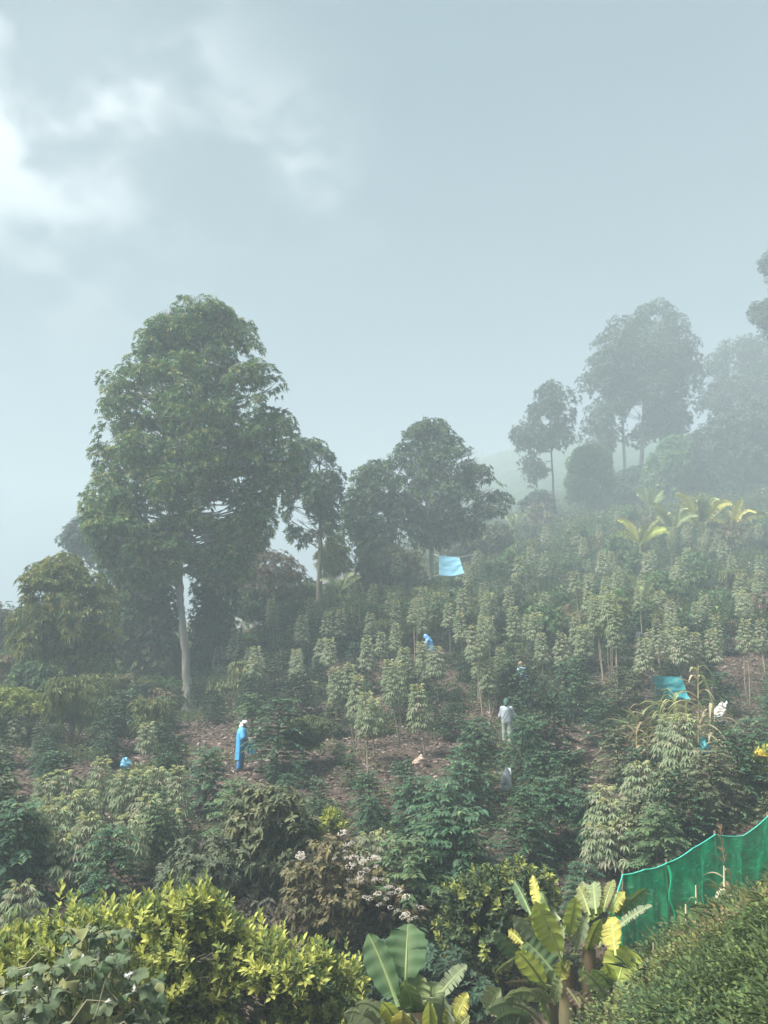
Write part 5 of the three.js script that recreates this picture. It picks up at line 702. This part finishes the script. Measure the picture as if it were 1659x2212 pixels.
const fabric = (c, r = 0.75) => new THREE.MeshStandardMaterial({ color: new THREE.Color().setRGB(...c), roughness: r, side: THREE.DoubleSide });
function person(label, base, turn, J, wear) {
  const g = thing('person', label, 'person', base); g.rotation.y = turn; g.scale.setScalar(0.94);
  const skin = [[J.neck, 0.058, J.head, 0.055], [J.hipL, 0.085, J.kneeL, 0.062], [J.kneeL, 0.06, J.ankleL, 0.042], [J.hipR, 0.085, J.kneeR, 0.062], [J.kneeR, 0.06, J.ankleR, 0.042], [J.shL, 0.052, J.elL, 0.042], [J.elL, 0.04, J.wrL, 0.028], [J.shR, 0.052, J.elR, 0.042], [J.elR, 0.04, J.wrR, 0.028], [J.pelvis, 0.13, J.chest, 0.135], [J.chest, 0.125, J.neck, 0.06], [J.shL, 0.06, J.shR, 0.06]];
  for (const s of ['L', 'R']) { const a = J['ankle' + s], f = J.toe; skin.push([add(a, [0, -0.045, 0]), 0.035, add(add(a, [0, -0.055, 0]), mul(f, 0.17)), 0.026]); }
  const parts = [surface(skin, [-1, -0.1, -1], 2, 100, 0.05)];
  const F0 = J.look, s = nrm(cross(F0, UPV)), u = cross(s, F0), H = J.head, h = (f, a, b) => add(H, add(add(mul(F0, f), mul(s, a)), mul(u, b)));
  parts.push(surface([[h(-0.015, 0, 0.03), 0.088, h(0.015, 0, -0.01), 0.078], [h(0.03, 0, -0.04), 0.062, h(0.045, 0, -0.085), 0.035], [h(0.085, 0, 0.01), 0.012, h(0.112, 0, -0.028), 0.014], [h(-0.01, 0.085, 0), 0.016, h(-0.01, 0.088, -0.03), 0.012], [h(-0.01, -0.085, 0), 0.016, h(-0.01, -0.088, -0.03), 0.012], [h(0.078, -0.02, -0.062), 0.009, h(0.078, 0.02, -0.062), 0.009], [h(0.078, -0.05, 0.03), 0.012, h(0.084, 0.05, 0.03), 0.012], [h(-0.03, 0, -0.06), 0.055, J.neck, 0.055]], sub(H, [0.2, 0.24, 0.2]), 0.4, 72, 0.02));
  for (const q of ['L', 'R']) { const w = J['wr' + q], d = nrm(sub(w, J['el' + q])); parts.push(surface(handBones(w, d, nrm(cross(d, q === 'L' ? [0.2, 0.1, 1] : [0.2, 0.1, -1]))), sub(w, [0.18, 0.18, 0.18]), 0.36, 84, 0.008)); }
  mesh('body', mergeGeometries(parts), skinMat, g);
  for (const e of [0.034, -0.034]) { const m = mesh('eye', new THREE.SphereGeometry(0.012, 10, 8), new THREE.MeshStandardMaterial({ color: 0x1a120c, roughness: 0.3 }), g); m.position.set(...h(0.076, e, 0.012)); }
  wear(g, J, h);
  return g;
}
const cloth = (g, name, bones, m, k = 0.05, cells = 84) => mesh(name, surface(bones, [-1, -0.1, -1], 2, cells, k), m, g);
function cap(g, h, m, visor = true) { const pr = []; for (let k = 0; k <= 9; k++) { const a = k / 9 * Math.PI / 2; pr.push(new THREE.Vector2(0.108 * Math.cos(a) * (1 + 0.04 * Math.sin(2 * a)), 0.105 * Math.sin(a))); } const o = new THREE.Group(); const d = mesh('cap', new THREE.LatheGeometry(pr, 24), m, g), f = h(1, 0, 0), c = h(0, 0, 0), up = sub(h(0, 0, 1), c), fw = sub(f, c), sd = sub(h(0, 1, 0), c); const mx = new THREE.Matrix4().makeBasis(new THREE.Vector3(...fw), new THREE.Vector3(...up), new THREE.Vector3(...sd)); mx.setPosition(...h(0, 0, 0.035)); mx.decompose(d.position, d.quaternion, d.scale); if (visor) { const sh = new THREE.Shape(); sh.moveTo(0.06, -0.085); sh.quadraticCurveTo(0.215, -0.08, 0.2, 0); sh.quadraticCurveTo(0.215, 0.08, 0.06, 0.085); sh.quadraticCurveTo(0.11, 0, 0.06, -0.085); mesh('visor', new THREE.ExtrudeGeometry(sh, { depth: 0.006, bevelEnabled: true, bevelSize: 0.004, bevelThickness: 0.003 }).rotateX(Math.PI / 2).rotateZ(-0.25), m, d); } return d; }
const PH = 1.6;
const stand = (over) => ({ pelvis: [0, 0.86, 0], chest: [0.01, 1.16, 0], neck: [0.03, 1.33, 0], head: [0.07, 1.46, 0], hipL: [0, 0.82, -0.09], hipR: [0, 0.82, 0.09], kneeL: [0.03, 0.45, -0.1], kneeR: [-0.01, 0.45, 0.1], ankleL: [0.02, 0.08, -0.11], ankleR: [-0.05, 0.08, 0.11], shL: [0.02, 1.265, -0.15], shR: [0.02, 1.265, 0.15], elL: [0.1, 1.02, -0.22], elR: [0.08, 1.0, 0.24], wrL: [0.32, 1.02, -0.1], wrR: [0.31, 1.03, 0.14], toe: [1, 0, 0], look: nrm([1, -0.45, 0.1]), ...over });
{ // the picker in blue, side on, hands at the basket
  const base = cast(519, 1666), poncho = fabric([0.08, 0.36, 0.64], 0.5), pants = fabric([0.03, 0.22, 0.5], 0.6);
  person('picker in a long light blue plastic poncho and white cap holding a basket', base, 0.12, stand({}), (g, J, h) => {
    cloth(g, 'trousers', [[J.pelvis, 0.15, add(J.pelvis, [0, 0.05, 0]), 0.15], [J.hipL, 0.1, J.kneeL, 0.085], [J.kneeL, 0.085, add(J.ankleL, [0, 0.03, 0]), 0.075], [J.hipR, 0.1, J.kneeR, 0.085], [J.kneeR, 0.085, add(J.ankleR, [0, 0.03, 0]), 0.075]], pants);
    const b = new Build(), n = 22, m = 48; let prev = null;          // the poncho: a folded sheet that falls from the neck
    for (let j = 0; j <= n; j++) { const t = j / n, ring = []; for (let i = 0; i < m; i++) { const a = i / m * 2 * Math.PI, front = Math.cos(a) > 0.2 ? 1 : 0, sl = Math.min(1, t * 5), low = 0.64 - 0.28 * (1 - front) + (front ? 0.12 * Math.abs(Math.sin(a)) : 0), y = 1.37 - 0.1 * sl - (1.27 - low) * Math.max(0, t - 0.15) / 0.85, f = 1 + 0.1 * t * Math.sin(a * 7 + 2 * t) + 0.05 * t * Math.sin(a * 12 + 1) + 0.1 * (fbm(Math.cos(a) * 2, t * 3, Math.sin(a) * 2, 3) - 0.5), rx = 0.07 + 0.1 * sl - 0.015 * t, rz = 0.075 + 0.15 * sl - 0.03 * t; ring.push(b.v([0.02 + Math.cos(a) * rx * f - 0.05 * t * (1 - front), y, Math.sin(a) * rz * f], white)); } if (prev) for (let i = 0; i < m; i++) { const e = (i + 1) % m; b.t(prev[i], ring[e], ring[i]); b.t(prev[i], prev[e], ring[e]); } prev = ring; }
    mesh('poncho', b.geo(true), poncho, g);
    cloth(g, 'poncho_sleeve', [[J.shL, 0.085, mixv(J.shL, J.elL, 0.8), 0.1]], poncho, 0.02, 60); cloth(g, 'poncho_sleeve', [[J.shR, 0.085, mixv(J.shR, J.elR, 0.8), 0.1]], poncho, 0.02, 60);
    const wh = fabric([0.74, 0.72, 0.68]); cap(g, h, wh); mesh('neck_scarf', surface([[h(-0.06, 0, -0.03), 0.075, h(-0.05, 0, -0.1), 0.08], [h(-0.02, 0.06, -0.06), 0.04, h(-0.02, -0.06, -0.06), 0.04]], sub(J.head, [0.25, 0.3, 0.25]), 0.5, 44, 0.03), wh, g);
  });
  const q = add(base, [0.31, 0.85, 0.04]), g = thing('picking_basket', 'pale round basket held at the waist of the picker in blue', 'basket', q), pr = [[0, 0], [0.1, 0], [0.125, 0.06], [0.14, 0.14], [0.145, 0.2], [0.135, 0.2], [0.125, 0.1], [0.1, 0.02], [0, 0.02]].map(([r, y]) => new THREE.Vector2(r, y));
  const bm = fabric([0.62, 0.63, 0.6]); g.position.y -= 0.06; mesh('body', new THREE.LatheGeometry(pr, 24), bm, g); for (const y of [0.05, 0.11, 0.195]) mesh('hoop', new THREE.TorusGeometry(0.118 + y * 0.14, 0.008, 6, 28).rotateX(Math.PI / 2).translate(0, y, 0), bm, g); mesh('strap', new THREE.TorusGeometry(0.15, 0.012, 6, 20, Math.PI).translate(0, 0.19, 0), fabric([0.3, 0.32, 0.32]), g);
  const cloth0 = new Build(); let pv = null; for (let j = 0; j <= 6; j++) { const r = []; for (let i = 0; i <= 10; i++) r.push(cloth0.v([-0.13 + i * 0.022 + 0.01 * j, 0.02 - 0.05 * j, 0.1 + 0.02 * Math.sin(i * 1.4 + j * 0.4)], white)); if (pv) for (let i = 0; i < 10; i++) { cloth0.t(pv[i], r[i], r[i + 1]); cloth0.t(pv[i], r[i + 1], pv[i + 1]); } pv = r; } mesh('hanging_cloth', cloth0.geo(true), fabric([0.03, 0.28, 0.42]), g);
}
{ // the picker in grey, back to us, working at the bush on the right
  const base = cast(1097, 1610), J = stand({ chest: [0.03, 1.17, 0], head: [0.08, 1.48, 0], elR: [0.06, 0.99, 0.27], wrR: [0.3, 1.06, 0.22], elL: [0.12, 1.0, -0.24], wrL: [0.36, 1.08, -0.12] });
  person('picker in a pale grey top and dark green hood seen from behind among coffee', base, Math.PI / 2 - 0.25, J, (g, Q, h) => {
    const top = fabric([0.32, 0.36, 0.39], 0.9), pants = fabric([0.25, 0.29, 0.25], 0.9);
    cloth(g, 'shirt', [[add(Q.pelvis, [0, -0.02, -0.05]), 0.135, add(Q.chest, [0, 0, -0.05]), 0.15], [add(Q.pelvis, [0, -0.02, 0.05]), 0.135, add(Q.chest, [0, 0, 0.05]), 0.15], [Q.shL, 0.075, Q.shR, 0.075], [Q.chest, 0.12, Q.neck, 0.075], [Q.shL, 0.075, Q.elL, 0.065], [Q.elL, 0.068, mixv(Q.elL, Q.wrL, 0.9), 0.05], [Q.shR, 0.075, Q.elR, 0.065], [Q.elR, 0.068, mixv(Q.elR, Q.wrR, 0.9), 0.05]], top);
    cloth(g, 'trousers', [[add(Q.pelvis, [0, -0.06, -0.05]), 0.12, add(Q.pelvis, [0, -0.06, 0.05]), 0.12], [Q.hipL, 0.105, Q.kneeL, 0.085], [Q.kneeL, 0.085, add(Q.ankleL, [0, 0.03, 0]), 0.07], [Q.hipR, 0.105, Q.kneeR, 0.085], [Q.kneeR, 0.085, add(Q.ankleR, [0, 0.03, 0]), 0.07]], pants);
    mesh('hood', surface([[h(-0.02, 0, 0.03), 0.112, h(-0.03, 0, -0.03), 0.108], [h(-0.06, 0, -0.08), 0.085, h(-0.07, 0, -0.12), 0.07]], sub(Q.head, [0.3, 0.35, 0.3]), 0.6, 52, 0.03), fabric([0.03, 0.09, 0.06]), g);
    const st = new Build(); st.tube([[-0.1, 1.34, 0.1], [-0.17, 1.2, 0.02], [-0.185, 1.05, -0.06], [-0.15, 0.9, -0.15]], [0.014, 0.014, 0.014, 0.014], 6, white); st.tube([[-0.1, 1.34, 0.05], [-0.165, 1.26, 0.13], [-0.14, 1.18, 0.21]], [0.014, 0.014, 0.014], 6, white); mesh('strap', st.geo(true), fabric([0.1, 0.12, 0.13]), g);
  });
}
{ // the picker in the blue hood, bending behind cassava
  const base = cast(932, 1438), J = stand({ chest: [0.1, 1.12, 0], neck: [0.2, 1.26, 0], head: [0.27, 1.37, 0], shL: [0.14, 1.22, -0.17], shR: [0.14, 1.22, 0.17], elL: [0.25, 0.98, -0.22], elR: [0.24, 0.98, 0.22], wrL: [0.45, 0.96, -0.12], wrR: [0.45, 0.97, 0.12], look: nrm([1, -0.5, 0]) });
  person('picker in a bright blue hooded cape half hidden behind mid slope cassava', base, Math.PI - 0.2, J, (g, Q, h) => {
    const blue = fabric([0.14, 0.36, 0.72], 0.5);
    cloth(g, 'cape', [[add(Q.pelvis, [0, -0.1, 0]), 0.2, Q.chest, 0.19], [Q.chest, 0.18, Q.neck, 0.09], [Q.shL, 0.09, Q.shR, 0.09], [Q.shL, 0.09, Q.elL, 0.085], [Q.shR, 0.09, Q.elR, 0.085]], blue);
    cloth(g, 'trousers', [[Q.hipL, 0.1, Q.kneeL, 0.085], [Q.kneeL, 0.085, Q.ankleL, 0.07], [Q.hipR, 0.1, Q.kneeR, 0.085], [Q.kneeR, 0.085, Q.ankleR, 0.07]], fabric([0.08, 0.1, 0.14]));
    mesh('hood', surface([[h(-0.035, 0, 0.045), 0.108, h(-0.04, 0, -0.02), 0.112], [h(-0.07, 0, -0.06), 0.1, h(-0.1, 0, -0.14), 0.11], [h(0.04, 0, 0.09), 0.03, h(-0.03, 0, 0.12), 0.05]], sub(Q.head, [0.35, 0.4, 0.35]), 0.7, 56, 0.04), blue, g);
  });
}
{ // a fourth picker almost wholly hidden by coffee
  const base = cast(1131, 1512); person('picker in pale blue glimpsed behind a coffee bush above the picker in grey', base, 2.2, stand({}), (g, Q, h) => {
    cloth(g, 'shirt', [[Q.pelvis, 0.16, Q.chest, 0.17], [Q.shL, 0.085, Q.shR, 0.085], [Q.shL, 0.08, Q.elL, 0.065], [Q.shR, 0.08, Q.elR, 0.065], [Q.elL, 0.065, Q.wrL, 0.05], [Q.elR, 0.065, Q.wrR, 0.05]], fabric([0.3, 0.5, 0.62]));
    cloth(g, 'trousers', [[Q.hipL, 0.1, Q.kneeL, 0.085], [Q.kneeL, 0.085, Q.ankleL, 0.07], [Q.hipR, 0.1, Q.kneeR, 0.085], [Q.kneeR, 0.085, Q.ankleR, 0.07]], fabric([0.1, 0.12, 0.14]));
    cap(g, h, fabric([0.42, 0.24, 0.2]));
  });
}

// ---------------------------------------------------------------- labels that single out each plant of the two crops
const marks = [[519, 1610, 'the picker in blue'], [1100, 1540, 'the picker in grey'], [932, 1385, 'the blue-hooded picker'], [405, 1450, 'the pale tree trunk'], [1480, 1890, 'the green net'], [1448, 1485, 'the teal tarpaulin'], [1095, 1690, 'the white sack'], [975, 1222, 'the light blue sheet'], [790, 1880, 'the flowering shrub'], [1195, 1110, 'the slim misty tree'], [1510, 1110, 'the upper bananas'], [906, 1645, 'the tan sack'], [1519, 1620, 'the small teal bag'], [530, 1350, 'the white sheeting'], [590, 1830, 'the large-leaved olive shrub'], [150, 1300, 'the yellowish olive tree'], [272, 1650, 'the small blue bag'], [655, 1600, 'the sage spreading shrub'], [1641, 1630, 'the domed yellow hat'], [1085, 1960, 'the round dark shrub'], [1231, 1360, 'the two tiny white bags'], [120, 2010, 'the vine-grown bright shrub']];
const nth = ['nearest', 'second', 'third', 'fourth', 'fifth', 'sixth', 'seventh', 'eighth', 'ninth', 'tenth', 'eleventh', 'twelfth'];
function tell(list, look) {
  const bins = new Map();
  for (const e of list) { const [u, v] = e[1]; let best = null, bd = 1e9; for (const m of marks) { const r = Math.hypot(m[0] - u, m[1] - v); if (r < bd) { bd = r; best = m; } } const dx = u - best[0], dy = v - best[1], way = Math.abs(dx) > Math.abs(dy) ? (dx < 0 ? 'left of' : 'right of') : (dy < 0 ? 'uphill of' : 'downhill of'), key = way + ' ' + best[2]; if (!bins.has(key)) bins.set(key, []); bins.get(key).push([bd, e]); }
  for (const [key, b] of bins) { b.sort((a, c) => a[0] - c[0]); b.forEach(([, e], k) => { e[0].userData.label = `${look(e)}, ${nth[k] ?? `${k + 1}th`} ${key}`; }); }
}
tell(coffees, (e) => (e[2] > 1.15 ? 'tall glossy coffee bush' : e[2] < 0.7 ? 'very small coffee bush' : 'glossy dark coffee bush'));
tell(shrubs, (e) => e[2]);
tell(cassavas, (e) => (e[3] ? 'leaning cassava plant' : e[2] > 2.5 ? 'tall pale cassava plant' : 'pale cassava plant'));

renderer.render(scene, camera);
